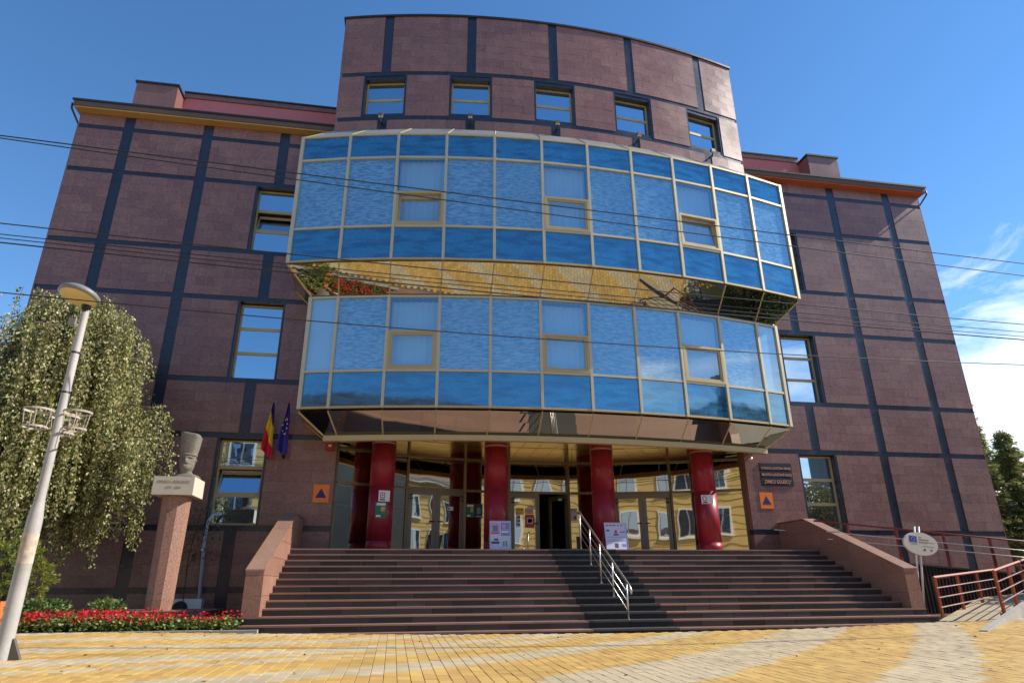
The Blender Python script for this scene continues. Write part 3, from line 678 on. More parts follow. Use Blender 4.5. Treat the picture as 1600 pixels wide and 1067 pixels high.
for nm, xa, xb in (('l', -3.02, -2.66), ('r', 12.36, 12.72)):
    yA, yB, yC = Y0+2*TR+.04, 18.9, YF-.003
    zA, zB, base = 1.36, 2.88, ZS+2*RI
    mb = MB(); n = len(mb.v)
    prof = [(yA+.03, base-.1), (yC, base-.1), (yC, zB-.06), (yB, zB-.06), (yA+.03, zA-.06)]
    mb.v += [(xa+.02, y, z) for y, z in prof]+[(xb-.02, y, z) for y, z in prof]
    k = len(prof); mb.face(list(range(k))); mb.face([k+i for i in range(k)][::-1])
    for i in range(k): mb.face([i, k+i, k+(i+1) % k, (i+1) % k])
    wo = mb.build('parapet', mat('parapet_mortar', (.42, .34, .28), .9), ST)
    slp = (zB-zA)/(yB-yA); ztop = lambda y: min(zB, zA+(y-yA)*slp)-.04
    # facing slabs in courses of 0.43 m, both sides and the front
    courses = [base+.0, base+.40, base+.80, base+1.20, base+1.60, base+2.0, base+2.4]
    for xf, sg in ((xa, 1), (xb, -1)):
        for c0, c1 in zip(courses[:-1], courses[1:]):
            yy = yA; first = True
            while yy < yC-.01:
                ye = min(yC, yy+(1.2 if not first else .75)); first = False
                pts = []
                zt0, zt1 = min(c1, ztop(yy)), min(c1, ztop(ye))
                if zt0 <= c0 and zt1 <= c0: yy = ye; continue
                ys_ = yy
                if zt0 <= c0: ys_ = yA+(c0+.04-zA)/slp; poly = [(ys_, c0), (ye, c0), (ye, zt1)]
                else: poly = [(yy, c0), (ye, c0), (ye, zt1), (yy, zt0)]
                if ztop(yy) < c1 < ztop(ye) and zt0 > c0:
                    yk = yA+(c1+.04-zA)/slp; poly = [(yy, c0), (ye, c0), (ye, c1), (yk, c1), (yy, zt0)]
                elif zt0 <= c0 and ztop(ye) > c1:
                    yk = yA+(c1+.04-zA)/slp; poly = [(ys_, c0), (ye, c0), (ye, c1), (yk, c1)]
                cy = sum(p[0] for p in poly)/len(poly); cz = sum(p[1] for p in poly)/len(poly); g = .004
                poly = [(p[0]+(g if p[0] < cy else -g), p[1]+(g if p[1] < cz else -g)) for p in poly]
                q = MB(); kk = len(poly); q.v += [(xf, y, z) for y, z in poly]+[(xf+sg*.022, y, z) for y, z in poly]
                q.face(list(range(kk))); q.face([kk+i for i in range(kk)][::-1])
                for i in range(kk): q.face([i, kk+i, kk+(i+1) % kk, (i+1) % kk])
                q.build('facing_slab', GRP, wo); yy = ye
    for c0, c1 in zip(courses[:-1], courses[1:]):
        t = min(c1, zA-.04)
        if t-c0 > .02: q = MB(); q.box(xa+.001, xb-.001, yA-.012, yA+.02, c0+.0025, t-.0025); q.build('facing_slab', GRP, wo)
    q = MB(); n = 3
    for k in range(n):
        ya, yb = yA-.03+(yB-yA+.03)*k/n+.002, yA-.03+(yB-yA+.03)*(k+1)/n-.002; f = lambda y: zA+(y-yA)*slp
        q.hexa([(xa-.012, ya, f(ya)-.035), (xb+.012, ya, f(ya)-.035), (xb+.012, yb, f(yb)-.035), (xa-.012, yb, f(yb)-.035), (xa-.012, ya, f(ya)), (xb+.012, ya, f(ya)), (xb+.012, yb, f(yb)), (xa-.012, yb, f(yb))])
    q.box(xa-.012, xb+.012, yB+.002, yC, zB-.035, zB); q.build('coping', GRC, wo)
# centre handrail
HRL = thing('stair_handrail', (5.12, 14.75, .3), 'stainless steel handrail down the dark middle strip of the stairs', 'handrail')
rl = lambda y: 2.94-(18.45-y)*.508
for yb in (18.42, 17.5, 16.67, 15.73, 14.78):
    i = int((yb-Y0)/TR); zb = ZS+i*RI; mb = MB(); mb.tube([(5.12, yb, zb), (5.12, yb, rl(yb)-.02)], .021, 8); mb.build('post', STEEL, HRL, smooth=True)
    mb = MB(); mb.lathe([(.045, zb), (.045, zb+.012), (.022, zb+.02)], (5.12, yb), 12); mb.build('base_plate', STEEL, HRL)
mb = MB(); mb.tube([(5.12, 18.62, rl(18.45)), (5.12, 18.45, rl(18.45)+.004), (5.12, 14.62, rl(14.62)), (5.12, 14.5, rl(14.5)-.05), (5.12, 14.52, rl(14.5)-.13)], .026, 10); mb.build('handrail', STEEL, HRL, smooth=True)
for d in (.22, .42, .62):
    mb = MB(); mb.tube([(5.12, 18.42, rl(18.42)-d), (5.12, 14.78, rl(14.78)-d)], .009, 6); mb.build('rail', STEEL, HRL, smooth=True)

# ------------------------------------------------------------------ entrance: signs, posters, boards, bin
def sheet(name, c, w_, h_, mt, label, cat, group=None, y=None, nx=(1, 0), th=.012):
    """flat board: c=(x,y,z) centre of the front"""
    U = Vector((nx[0], nx[1])); Nn = (-U[1], U[0])
    t = thing(name, c, label, cat, group); mb = MB(); mb.lbox((c[0], c[1]), U, Nn, -w_/2, w_/2, 0, th, c[2]-h_/2, c[2]+h_/2); mb.build('board', mt, t); return t, U, Nn
def patch(t, c, U, Nn, u0, u1, z0, z1, mt, name='print', lift=.003):
    mb = MB(); mb.lbox((c[0], c[1]), U, Nn, u0, u1, -lift, .001, c[2]+z0, c[2]+z1); return mb.build(name, mt, t)
OSG = mat('sign_orange', (.90, .21, .02), .5); BLUE = mat('sign_blue', (.012, .014, .16), .5); NAVY = mat('plaque_navy', (.012, .013, .04), .7); COPPER = mat('letter_copper', (.85, .46, .27), .5)
for x, lab in ((-2.24, 'orange square sign with blue triangle left of the entrance'), (12.06, 'orange square sign with blue triangle below the dark plaque')):
    c = (x, YF-.016, 3.585); t, U, Nn = sheet('civil_defence_sign', c, .46, .52, OSG, lab, 'sign', 'orange triangle signs')
    mb = MB(); mb.prism([(x-.16, c[2]-.13), (x+.16, c[2]-.13), (x, c[2]+.15)], c[1]-.004, c[1]+.001); mb.build('triangle', BLUE, t)
c = (12.55, YF-.03, 4.44); t, U, Nn = sheet('name_plaque', c, 1.17, .76, NAVY, 'dark blue name plaque with copper lettering right of the entrance', 'plaque', th=.028)
for s_, z, sz in (('CONSILIUL JUDEȚEAN ARGEȘ', 4.615, .105), ('BIBLIOTECA JUDEȚEANĂ ARGEȘ', 4.395, .118), ('„DINICU GOLESCU”', 4.145, .165)):
    o = text('lettering', s_, sz, COPPER, t, (12.55, c[1]-.006, z), (1, 0, 0), (0, 0, 1))
    mx_ = max(v.co.x for v in o.data.vertices); mn_ = min(v.co.x for v in o.data.vertices); k = min(1, (1.08 if s_[0] != '„' else 1.0)/(mx_-mn_))
    for v in o.data.vertices: v.co.x = 12.55+(v.co.x-12.55)*k
t = thing('alarm_box', (-2.1, YF-.09, 5.0), 'small red alarm box on the wall under the glass bay', 'alarm box'); mb = MB(); mb.box(-2.22, -1.99, YF-.09, YF-.002, 4.86, 5.12); mb.build('housing', mat('alarm_red', (.33, .03, .015), .5), t); mb = MB(); mb.box(-2.15, -2.06, YF-.096, YF-.089, 4.97, 5.03); mb.build('label_plate', PAPER, t)
# security camera by the right corner
t = thing('security_camera', (11.62, YF-.1, 4.96), 'white security camera on the corner beside the name plaque', 'camera'); mb = MB(); mb.tube([(11.62, YF-.005, 4.98), (11.62, YF-.12, 4.96)], .018, 6); mb.build('bracket', WHT, t); mb = MB(); mb.tube([(11.68, YF-.1, 4.97), (11.52, YF-.24, 4.90)], .042, 8); mb.build('housing', WHT, t, smooth=True)
# papers
GRNP = mat('poster_green', (.02, .17, .08), .55); YELP = mat('poster_yellow', (.75, .50, .08), .6); REDP = mat('poster_red', (.62, .05, .06), .55); INK = mat('print_ink', (.08, .08, .09), .7); PINKP = mat('print_pink', (.72, .30, .42), .6); BLUP = mat('print_blue', (.20, .25, .45), .6); TEAL = mat('print_teal', (.05, .28, .33), .6); SKIN = mat('print_ochre', (.62, .36, .12), .6); LILAC = mat('board_lilac', (.62, .58, .72), .6, stain=.03)
def on_col(o, ratio, z):       # point on a column's camera side from a direction ratio X/Y
    cx, cy, r = AX+o, 20.55, .376; d = Vector((ratio, 1)).normalized(); f = Vector((-cx, -cy)); b = f.dot(d); q = f.dot(f)-r*r; t = -b-math.sqrt(b*b-q); p = d*t
    n_ = (Vector((cx, cy))-p).normalized(); return (p[0], p[1], z), (n_[1], -n_[0])
c, U_ = on_col(-5.27, -.0195, 3.53); t, U, Nn = sheet('notice', c, .34, .32, PAPER, 'white paper notice on the leftmost red column', 'notice', nx=U_, th=.004); patch(t, c, U, Nn, -.12, .02, -.06, .1, INK); patch(t, c, U, Nn, -.1, .0, -.04, .08, PAPER, lift=.005); patch(t, c, U, Nn, -.07, -.03, .0, .05, INK, lift=.007); patch(t, c, U, Nn, -.13, .03, -.13, -.09, INK)
c, U_ = on_col(-5.27, -.0233, 3.12); t, U, Nn = sheet('poster', c, .33, .46, GRNP, 'green poster with orange figure on the leftmost red column', 'poster', nx=U_, th=.004); patch(t, c, U, Nn, -.13, .13, .13, .2, PAPER); patch(t, c, U, Nn, .0, .12, -.04, .09, SKIN); patch(t, c, U, Nn, .05, .12, -.1, -.02, REDP); patch(t, c, U, Nn, -.13, .0, -.2, -.15, PAPER)
c, U_ = on_col(5.25, .491, 3.58); t, U, Nn = sheet('notice', c, .37, .28, PAPER, 'white paper notice on the rightmost red column', 'notice', nx=U_, th=.004); patch(t, c, U, Nn, -.14, -.02, -.05, .1, INK); patch(t, c, U, Nn, -.12, -.04, -.03, .08, PAPER, lift=.005); patch(t, c, U, Nn, -.14, .0, -.12, -.08, INK)
def on_glass(ratio, z):        # point just in front of the entrance glass
    lo, hi = 20., 23.
    for _ in range(40):
        md = (lo+hi)/2
        if md < gY(ratio*md-AX): lo = md
        else: hi = md
    x, y = ratio*lo, lo; o = x-AX
    for a, b in zip(go[:-1], go[1:]):
        if a <= o <= b:
            A, B = gP(a), gP(b); f = (o-a)/(b-a); y = A[1]+(B[1]-A[1])*f; U = Vector((B[0]-A[0], B[1]-A[1])).normalized(); break
    return (x+U[1]*.045, y-U[0]*.045, z), (U[0], U[1])
def gl(nm, ratio, z, w_, h_, mt, lab, cat, prints=()):
    c, U_ = on_glass(ratio, z); t, U, Nn = sheet(nm, c, w_, h_, mt, lab, cat, nx=U_, th=.004)
    for u0, u1, z0, z1, m_ in prints: patch(t, c, U, Nn, u0, u1, z0, z1, m_)
gl('poster', .1084, 3.33, .28, .44, GRNP, 'green poster with orange figure on the glass beside the second column', 'poster', ((0, .1, -.05, .1, SKIN), (-.12, .1, .12, .19, PAPER), (-.11, .0, -.19, -.14, PAPER)))
gl('poster', .1212, 3.33, .25, .44, mat('poster_dark', (.03, .05, .04), .5), 'dark framed poster behind the second red column', 'poster', ((-.1, .1, -.19, -.17, PAPER), (-.07, .06, -.1, .1, BLUP)))
gl('notice', .184, 3.35, .26, .20, YELP, 'small yellow paper on the middle door', 'notice', ((-.1, .1, .05, .07, INK),))
gl('notice', .1985, 3.36, .27, .19, mat('paper_tint', (.66, .5, .42), .7), 'pinkish paper beside the yellow one on the middle door', 'notice', ((-.1, .1, .0, .01, INK),))
gl('poster', .199, 3.03, .30, .42, REDP, 'red poster with dark round emblem on the middle door', 'poster', ((-.1, .1, -.09, .1, PAPER), (-.07, .07, -.06, .07, TEAL)))
gl('notice', .1815, 3.06, .13, .42, PAPER, 'narrow white slip on the middle door under the yellow paper', 'notice', ((-.05, .05, .06, .12, INK), (-.05, .05, -.06, .0, INK), (-.05, .05, -.17, -.12, INK)))
gl('notice', .2675, 3.25, .28, .42, mat('paper_rose', (.62, .52, .48), .7), 'pale notice on the glass left of the third column', 'notice', ((-.11, .11, .15, .17, INK), (-.11, .11, .1, .11, INK), (.02, .1, -.15, -.05, INK), (-.11, -.02, -.1, -.09, INK)))
gl('notice', .078, 3.37, .20, .12, PAPER, 'tiny white sticker on the left entrance door', 'notice', ((-.08, -.03, -.03, .03, INK),))
gl('exit_sign', .247, 3.75, .16, .10, mat('exit_green', (.03, .22, .12), .5), 'small green exit sticker on the open middle door', 'sign', ((-.05, .05, -.02, .02, PAPER),))
def a_board(x, y, w_, h_, lab, kind):
    t = thing('poster_board', (x, y, LZ), lab, 'poster board'); lean = .22; Pq = lambda u, v_: (x+u+v_*.03, y+v_*lean/h_*1., LZ+v_)
    mb = MB(); mb.plate([Pq(-w_/2, .02), Pq(w_/2, .02), Pq(w_/2, h_), Pq(-w_/2, h_)], .015); mb.build('panel', LILAC, t)
    mb = MB()
    for u in (-w_/2, w_/2): mb.tube([Pq(u, 0), Pq(u, h_+.01)], .014, 6)
    mb.tube([Pq(-w_/2, h_+.01), Pq(w_/2, h_+.01)], .014, 6); mb.tube([Pq(-w_/2, .02), Pq(w_/2, .02)], .014, 6); mb.build('frame', STEEL, t)
    for sg in (-1, 1): mb = MB(); mb.tube([Pq(sg*(w_/2-.03), h_*.9), (x+sg*w_/2, y+.55, LZ)], .012, 6); mb.build('leg', STEEL, t)
    def pr(u0, u1, v0, v1, m_, lf=.004):
        q = MB(); A = [Vector(Pq(u0*w_, v0*h_)), Vector(Pq(u1*w_, v0*h_)), Vector(Pq(u1*w_, v1*h_)), Vector(Pq(u0*w_, v1*h_))]; nn = Vector((0, -1, .2)).normalized()*lf
        q.plate([a+nn for a in A], .003); q.build('print', m_, t)
    if kind == 1:
        pr(-.45, -.03, .55, .96, PINKP); pr(-.36, -.12, .64, .86, TEAL, .007); pr(-.43, -.05, .57, .61, REDP, .007); pr(.03, .45, .72, .96, BLUP); pr(.03, .45, .5, .7, BLUP); pr(.06, .4, .6, .66, PAPER, .007); pr(.1, .25, .76, .9, PINKP, .007)
        pr(-.43, -.05, .22, .30, INK); pr(-.3, -.1, .33, .40, INK); pr(.04, .45, .08, .46, mat('print_pale', (.6, .6, .55), .7)); pr(.12, .2, .14, .3, TEAL, .007); pr(.25, .33, .14, .32, BLUP, .007)
    else:
        for u in (-.42, -.26, -.1, .08, .24): pr(u, u+.11, .90, .94, INK if u < 0 else BLUP)
        pr(-.42, -.3, .7, .76, INK); pr(-.05, .06, .62, .74, REDP); pr(-.12, .12, .55, .6, INK); pr(.2, .42, .66, .69, INK)
        for v_ in (.48, .38, .33): pr(-.42, .42, v_, v_+.012, BLUP)
        pr(-.1, .06, .1, .26, INK); pr(.24, .42, .14, .24, BLUP)
a_board(2.93, 18.95, .60, .80, 'poster board with four colourful prints before the second red column', 1)
a_board(6.37, 18.95, .66, .78, 'poster board with one pale lilac sheet before the third red column', 2)
t = thing('litter_bin', (11.05, 21.05, LZ), 'grey litter bin beside the rightmost red column', 'litter bin'); BINM = mat('bin_grey', (.11, .09, .09), .5, stain=.1)
mb = MB(); mb.lathe([(.0, LZ), (.17, LZ), (.19, LZ+.62), (.2, LZ+.64), (.185, LZ+.66), (.16, LZ+.5), (0, LZ+.5)], (11.05, 21.05), 20); mb.build('body', BINM, t, smooth=True)
mb = MB(); mb.lathe([(.21, LZ+.74), (.2, LZ+.8), (.08, LZ+.86), (0, LZ+.86)], (11.05, 21.05), 20); mb.build('lid', BINM, t, smooth=True)
mb = MB(); [mb.box(11.05+dx-.012, 11.05+dx+.012, 21.04, 21.06, LZ+.6, LZ+.76) for dx in (-.18, .18)]; mb.build('bracket', BLK, t)
mb = MB(); mb.lathe([(0, LZ+.3), (.05, LZ+.3)], (0, 0), 4); mb = MB(); mb.box(11.08, 11.16, 20.86, 20.872, LZ+.28, LZ+.36); mb.build('sticker', PAPER, t)
# flags on the left wing
def flag(x, lab, kind):
    zb, zt = 4.62, 6.18; yb, yt = YF-.05, YF-.42
    t = thing('flag', (x, yb, zb), lab, 'flag', 'flags left of the entrance')
    mb = MB(); mb.tube([(x, yb, zb), (x+.05, yt, zt+.03)], .014, 6); mb.build('pole', BLK, t); mb = MB(); mb.tube([(x, YF-.002, zb), (x, yb-.06, zb+.03)], .045, 8); mb.build('bracket', BLK, t)
    nu, nv = 22, 36; V_ = []; F_ = []; MI = []
    for j in range(nv+1):
        v = j/nv; z = zt-v*1.5; wd = .03+.30*(v**.75)*(1 if v < .9 else 1-(v-.9)*2.2)
        for i in range(nu+1):
            u = i/nu; a = u*math.pi*(3.4)+x; am = .035+.07*v
            V_.append((x+.05-.05*v+(u-.55)*wd+.01*math.sin(v*7), yt+.05*v+math.sin(a+v*1.2)*am-.02, z+.10*v*math.sin(u*5+1)*.6-(.10*u*v if kind == 'tri' else 0)))
    for j in range(nv):
        for i in range(nu):
            F_.append((j*(nu+1)+i, j*(nu+1)+i+1, (j+1)*(nu+1)+i+1, (j+1)*(nu+1)+i)); tt = (j+.5)/nv-.32*((i+.5)/nu-.5)
            MI.append(0 if kind == 'eu' else (0 if tt < .3 else (1 if tt < .66 else 2)))
    me = bpy.data.meshes.new('cloth'); me.from_pydata(V_, [], F_)
    for q in ([mat('flag_blue_eu', (.045, .035, .28), .8)] if kind == 'eu' else [mat('flag_blue', (.02, .02, .14), .8), mat('flag_yellow', (.85, .58, .01), .8), mat('flag_red', (.62, .01, .03), .8)]): me.materials.append(q)
    me.polygons.foreach_set('material_index', MI); me.polygons.foreach_set('use_smooth', [True]*len(F_)); co = link('cloth', me, t)
    if kind == 'eu':
        for k in range(9):
            a = 2*math.pi*k/9+.3; iu = int(nu*(.52+.30*math.cos(a))); jv = int(nv*(.48+.16*math.sin(a))); p = Vector(V_[jv*(nu+1)+iu])+Vector((0, -.02, 0))
            q = MB(); pts = [(p[0]+(.028 if i % 2 == 0 else .012)*math.sin(i*math.pi/5), p[2]+(.028 if i % 2 == 0 else .012)*math.cos(i*math.pi/5)) for i in range(10)]; q.prism(pts, p[1]-.004, p[1]); q.build('star', mat('star_gold', (.8, .72, .45), .7), co)
flag(-3.86, 'blue yellow and red striped flag hanging limp on the wall', 'tri')
flag(-3.42, 'blue flag with ring of pale stars hanging limp on the wall', 'eu')

# ------------------------------------------------------------------ left: planting bed, plinth, bust, air conditioner, pipe
KB = mat('kerb_concrete', (.36, .34, .30), .85, speck=.08, stain=.12)
t = thing('bed_kerb', (-6, 14.45, .2), 'pale concrete kerb along the flower bed', 'kerb')
for k in range(11):
    a = -12.0+k*.86; mb = MB(); mb.box(a+.004, a+.852, 14.42, 14.56, .0, .225+random.uniform(-.004, .004)); mb.build('kerb_stone', KB, t)
mb = MB(); xs_ = np.arange(-12.5, -2.7, .35); ys_ = np.arange(14.56, 20.4, .35)
V_ = [(x, y, .20+.03*math.sin(x*3.1+y*2.3)+.02*math.sin(x*7)) for y in ys_ for x in xs_]; n = len(xs_)
mb.v = V_; [mb.face([j*n+i, j*n+i+1, (j+1)*n+i+1, (j+1)*n+i]) for j in range(len(ys_)-1) for i in range(n-1)]
mb.build('soil', mat('bed_soil', (.035, .025, .018), .95, speck=.2, bump=.4), kind='structure', smooth=True)
PLN = thing('monument_plinth', (-5.2, 16.9, .2), 'low grey stone slab plinth under the bust column', 'plinth')
mb = MB(); mb.box(-6.42, -3.98, 16.12, 17.7, .15, .49); mb.build('core', GRB, PLN); PLM = mat('plinth_stone', (.20, .20, .19), .5, tone=.2, speck=.12, stain=.12)
for k in range(8): mb = MB(); a = -6.45+k*.31; mb.box(a+.002, a+.308, 16.10, 16.118, .15, .485); mb.build('facing_tile', PLM, PLN)
for k in range(5): mb = MB(); a = 16.12+k*.32; mb.box(-3.978, -3.962, a+.002, a+.318, .15, .485); mb.build('facing_tile', PLM, PLN)
mb = MB(); mb.box(-6.48, -3.94, 16.08, 17.74, .492, .53); mb.build('coping', TRD, PLN)
BST = thing('bust_monument', (-5.2, 16.95, .53), 'stone bust with tall hat on a pink granite column in front of the wing', 'monument')
cb = (-5.19, 16.98); mb = MB(); n = 10
def ring(r, z, rot=.10): return [(cb[0]+r*math.cos(2*math.pi*k/n+rot), cb[1]+r*math.sin(2*math.pi*k/n+rot), z) for k in range(n)]
rs = [ring(.27, .53), ring(.29, .75), ring(.325, 3.02)]
for r_ in rs: mb.v += r_
for i in range(2):
    for k in range(n): mb.face([i*n+k, i*n+(k+1) % n, (i+1)*n+(k+1) % n, (i+1)*n+k])
mb.face(list(range(n))[::-1]); mb.face([2*n+k for k in range(n)]); mb.build('column', mat('column_granite', (.31, .165, .115), .6, speck=.38, sscale=26, stain=.12), BST)
CAPM = mat('capital_stone', (.62, .55, .43), .75, speck=.06, stain=.1)
mb = MB(); mb.box(-5.64, -4.74, 16.56, 17.42, 3.03, 3.45); ca = mb.build('capital_block', CAPM, BST)
INS = mat('inscription', (.24, .20, .15), .8)
text('lettering', 'DINICU GOLESCU', .088, INS, ca, (-5.19, 16.558, 3.30), (1, 0, 0), (0, 0, 1), .002)
text('lettering', '1777  1830', .075, INS, ca, (-5.19, 16.558, 3.17), (1, 0, 0), (0, 0, 1), .002)
# bust: one continuous mesh of horizontal rings, faced towards -Y then turned
def bust():
    zs = []; nn = 40; V_ = []; F_ = []
    def prof(z):   # (half width, front depth, back depth, square-ness)
        K = [(0, .34, .20, .20, .7), (.04, .34, .20, .20, .6), (.08, .29, .18, .17, .4), (.12, .17, .14, .14, .1), (.16, .125, .17, .13, .0), (.20, .14, .22, .14, .0), (.26, .160, .235, .16, .0), (.33, .172, .215, .17, 0), (.42, .176, .19, .175, 0), (.48, .180, .19, .18, .0), (.515, .182, .19, .182, 0),
             (.52, .196, .205, .20, .05), (.55, .198, .206, .20, .1), (.555, .188, .196, .19, .15), (.75, .212, .215, .21, .35), (1.0, .232, .228, .228, .5), (1.01, .225, .22, .22, .5)]
        for a, b in zip(K[:-1], K[1:]):
            if a[0] <= z <= b[0]: f = (z-a[0])/(b[0]-a[0]+1e-9); return [a[i]+(b[i]-a[i])*f for i in range(1, 5)]
        return K[-1][1:]
    zl = list(np.linspace(0, .515, 58))+[.52, .53, .545, .55, .555]+list(np.linspace(.58, 1.0, 12))+[1.01]
    G = lambda x, c, s_: math.exp(-((x-c)/s_)**2)
    for z in zl:
        hw, fd, bd, sq = prof(min(z, 1.0099))
        for k in range(nn):
            t = 2*math.pi*k/nn; c_, s_ = math.cos(t), math.sin(t); e = 2/(2+sq*4)
            x = hw*math.copysign(abs(c_)**e, c_); y = (fd if s_ < 0 else bd)*math.copysign(abs(s_)**e, s_)
            if s_ < 0 and .2 < z < .515:
                ax = abs(x)
                y -= .075*G(x, 0, .032)*(G(z, .385, .03)+.65*G(z, .425, .035)+.25*G(z, .455, .03))     # nose
                y += .045*(G(ax, .075, .034))*G(z, .445, .024)                              # eye sockets
                y -= .012*(G(ax, .075, .018))*G(z, .443, .011)                              # eyeballs
                y -= .030*G(ax, .065, .05)*G(z, .482, .016)                                # brows
                y -= .042*G(ax, .055, .05)*G(z, .342, .018)                                # moustache
                y += .016*G(ax, 0, .035)*G(z, .322, .008)                                   # mouth
                y -= .05*G(ax, 0, .09)*G(z, .25, .06)+.008*math.sin(x*150)*G(z, .26, .06)    # beard
            if .38 < z < .47 and abs(s_) < .35: x += math.copysign(.028*G(z, .425, .03), x)  # ears
            if z > .555: y += 0.; 
            zz = z+(.035*(-y/.25-x/.25)*(z-.55)/.47 if z > .56 else 0)       # slanting hat top
            V_.append((x, y, zz))
    m_ = len(zl)
    for i in range(m_-1):
        for k in range(nn): F_.append((i*nn+k, i*nn+(k+1) % nn, (i+1)*nn+(k+1) % nn, (i+1)*nn+k))
    F_.append(tuple(range(nn))[::-1]); F_.append(tuple((m_-1)*nn+k for k in range(nn)))
    me = bpy.data.meshes.new('bust'); me.from_pydata(V_, [], F_); me.polygons.foreach_set('use_smooth', [True]*len(F_))
    me.transform(Matrix.Translation((-5.10, 17.02, 3.452)) @ Matrix.Rotation(R(4), 4, 'Z') @ Matrix.Diagonal((1.0, 1.0, 1.06, 1))); me.materials.append(mat('bust_stone', (.165, .15, .12), .95, speck=.34, sscale=24, stain=.3, bump=.35, bscale=45)); return me
link('bust', bust(), BST)
t = thing('air_conditioner', (-5.55, 20.0, .25), 'white outdoor air conditioner unit behind the bust column', 'air conditioner'); mb = MB(); mb.box(-5.72, -4.98, 19.72, 20.02, .25, .72); mb.build('casing', WHT, t)
mb = MB(); mb.tube([(-5.5, 19.722, .48), (-5.5, 19.70, .48)], .19, 24); mb.build('fan_grille', BLK, t)
t = thing('drain_pipe', (-5.1, 20.1, .2), 'pale plastic pipe on the wall right of the bust column', 'pipe'); mb = MB(); mb.tube([(-5.03, 20.32, 2.98), (-5.15, 20.2, 2.92), (-5.22, 20.12, 2.75), (-5.24, 20.1, 2.3), (-5.12, 20.1, .2)], .045, 10); mb.build('pipe', mat('pipe_plastic', (.50, .50, .56), .45, stain=.08), t, smooth=True)
mb = MB(); mb.tube([(-5.243, 20.1, 2.0), (-5.235, 20.1, 1.9)], .055, 10); mb.build('coupling', WHT, t)

# ------------------------------------------------------------------ foliage helpers
def leaf_mat(name, col, trans=.35, var=.45, hue=.03):
    mt, n, l, b = nodes(name); geo = n.new('ShaderNodeNewGeometry')
    h = n.new('ShaderNodeHueSaturation'); h.inputs['Color'].default_value = (*col, 1)
    q = n.new('ShaderNodeMath'); q.operation = 'MULTIPLY_ADD'; l.new(geo.outputs['Random Per Island'], q.inputs[0]); q.inputs[1].default_value = 2*var; q.inputs[2].default_value = 1-var; l.new(q.outputs[0], h.inputs['Value'])
    q = n.new('ShaderNodeMath'); q.operation = 'MULTIPLY_ADD'; l.new(geo.outputs['Random Per Island'], q.inputs[0]); q.inputs[1].default_value = -2*hue; q.inputs[2].default_value = .5+hue; l.new(q.outputs[0], h.inputs['Hue'])
    b.inputs['Roughness'].default_value = .45; l.new(h.outputs[0], b.inputs['Base Color'])
    tr = n.new('ShaderNodeBsdfTranslucent'); l.new(h.outputs[0], tr.inputs['Color']); mxs = n.new('ShaderNodeMixShader'); mxs.inputs[0].default_value = trans
    l.new(b.outputs[0], mxs.inputs[1]); l.new(tr.outputs[0], mxs.inputs[2]); l.new(mxs.outputs[0], n['Material Output'].inputs['Surface']); return mt
def leaves(name, P, D, ln, wd, mt, parent=None, mi=None, mats=None, **tg):
    """P centres, D directions: each leaf a folded diamond of two triangles"""
    n = len(P); D = D/np.linalg.norm(D, axis=1, keepdims=True); r = rng.normal(size=(n, 3)); S = np.cross(D, r); S /= np.linalg.norm(S, axis=1, keepdims=True)
    ln = np.asarray(ln).reshape(-1, 1)*np.ones((n, 1)); wd = np.asarray(wd).reshape(-1, 1)*np.ones((n, 1))
    V_ = np.stack([P, P+D*ln*.5+S*wd*.5, P+D*ln, P+D*ln*.5-S*wd*.5], 1).reshape(-1, 3)
    me = bpy.data.meshes.new(name); me.vertices.add(4*n); me.vertices.foreach_set('co', V_.ravel()); me.loops.add(4*n); me.loops.foreach_set('vertex_index', np.arange(4*n, dtype=np.int32)); me.polygons.add(n); me.polygons.foreach_set('loop_start', np.arange(0, 4*n, 4, dtype=np.int32)); me.polygons.foreach_set('loop_total', np.full(n, 4, dtype=np.int32))
    for q in (mats or [mt]): me.materials.append(q)
    if mi is not None: me.polygons.foreach_set('material_index', np.asarray(mi, dtype=np.int32))
    me.update(); me.validate(); return link(name, me, parent, **tg)
BARK = mat('birch_bark', (.30, .27, .23), .9, speck=.2, sscale=25, stain=.25); BARKD = mat('bark_dark', (.07, .05, .035), .95, speck=.2, sscale=25)
# weeping birch
TRE = thing('birch_tree', (-9.0, 17.7, .2), 'weeping birch with hanging yellow green leaves before the left wing', 'tree')
cx0, cy0 = -8.9, 17.7; tw = MB()
tw.tube([(cx0, cy0, .1), (cx0+.05, cy0, 1.5), (cx0-.05, cy0+.05, 3.2), (cx0+.1, cy0, 5.2), (cx0+.55, cy0-.05, 7.4), (cx0+.5, cy0, 8.0)], [.17, .14, .12, .09, .045, .015], 10)
PP = []; DD = []
heads = []
for k in range(64):
    zb = 3.0+4.9*((k+.5)/64)**.8; a = k*2.399+random.uniform(-.3, .3); f = (zb-3)/4.9
    rx, ry = 3.25*(1-.62*f**1.7), 1.75*(1-.5*f**1.7); ex = random.uniform(.55, 1.05)
    tip = Vector((cx0+.3*f+rx*ex*math.cos(a), cy0-.25+ry*ex*math.sin(a), min(8.1, zb+random.uniform(.1, .9)*(1-f*.6))))
    st = Vector((cx0+.25*f, cy0, zb)); mid = st.lerp(tip, .5)+Vector((0, 0, .35)); br = [st, mid, tip]
    tw.tube(br, [.045, .028, .012], 5, cap=False); heads.append((st, mid, tip))
drop_lo = 1.45
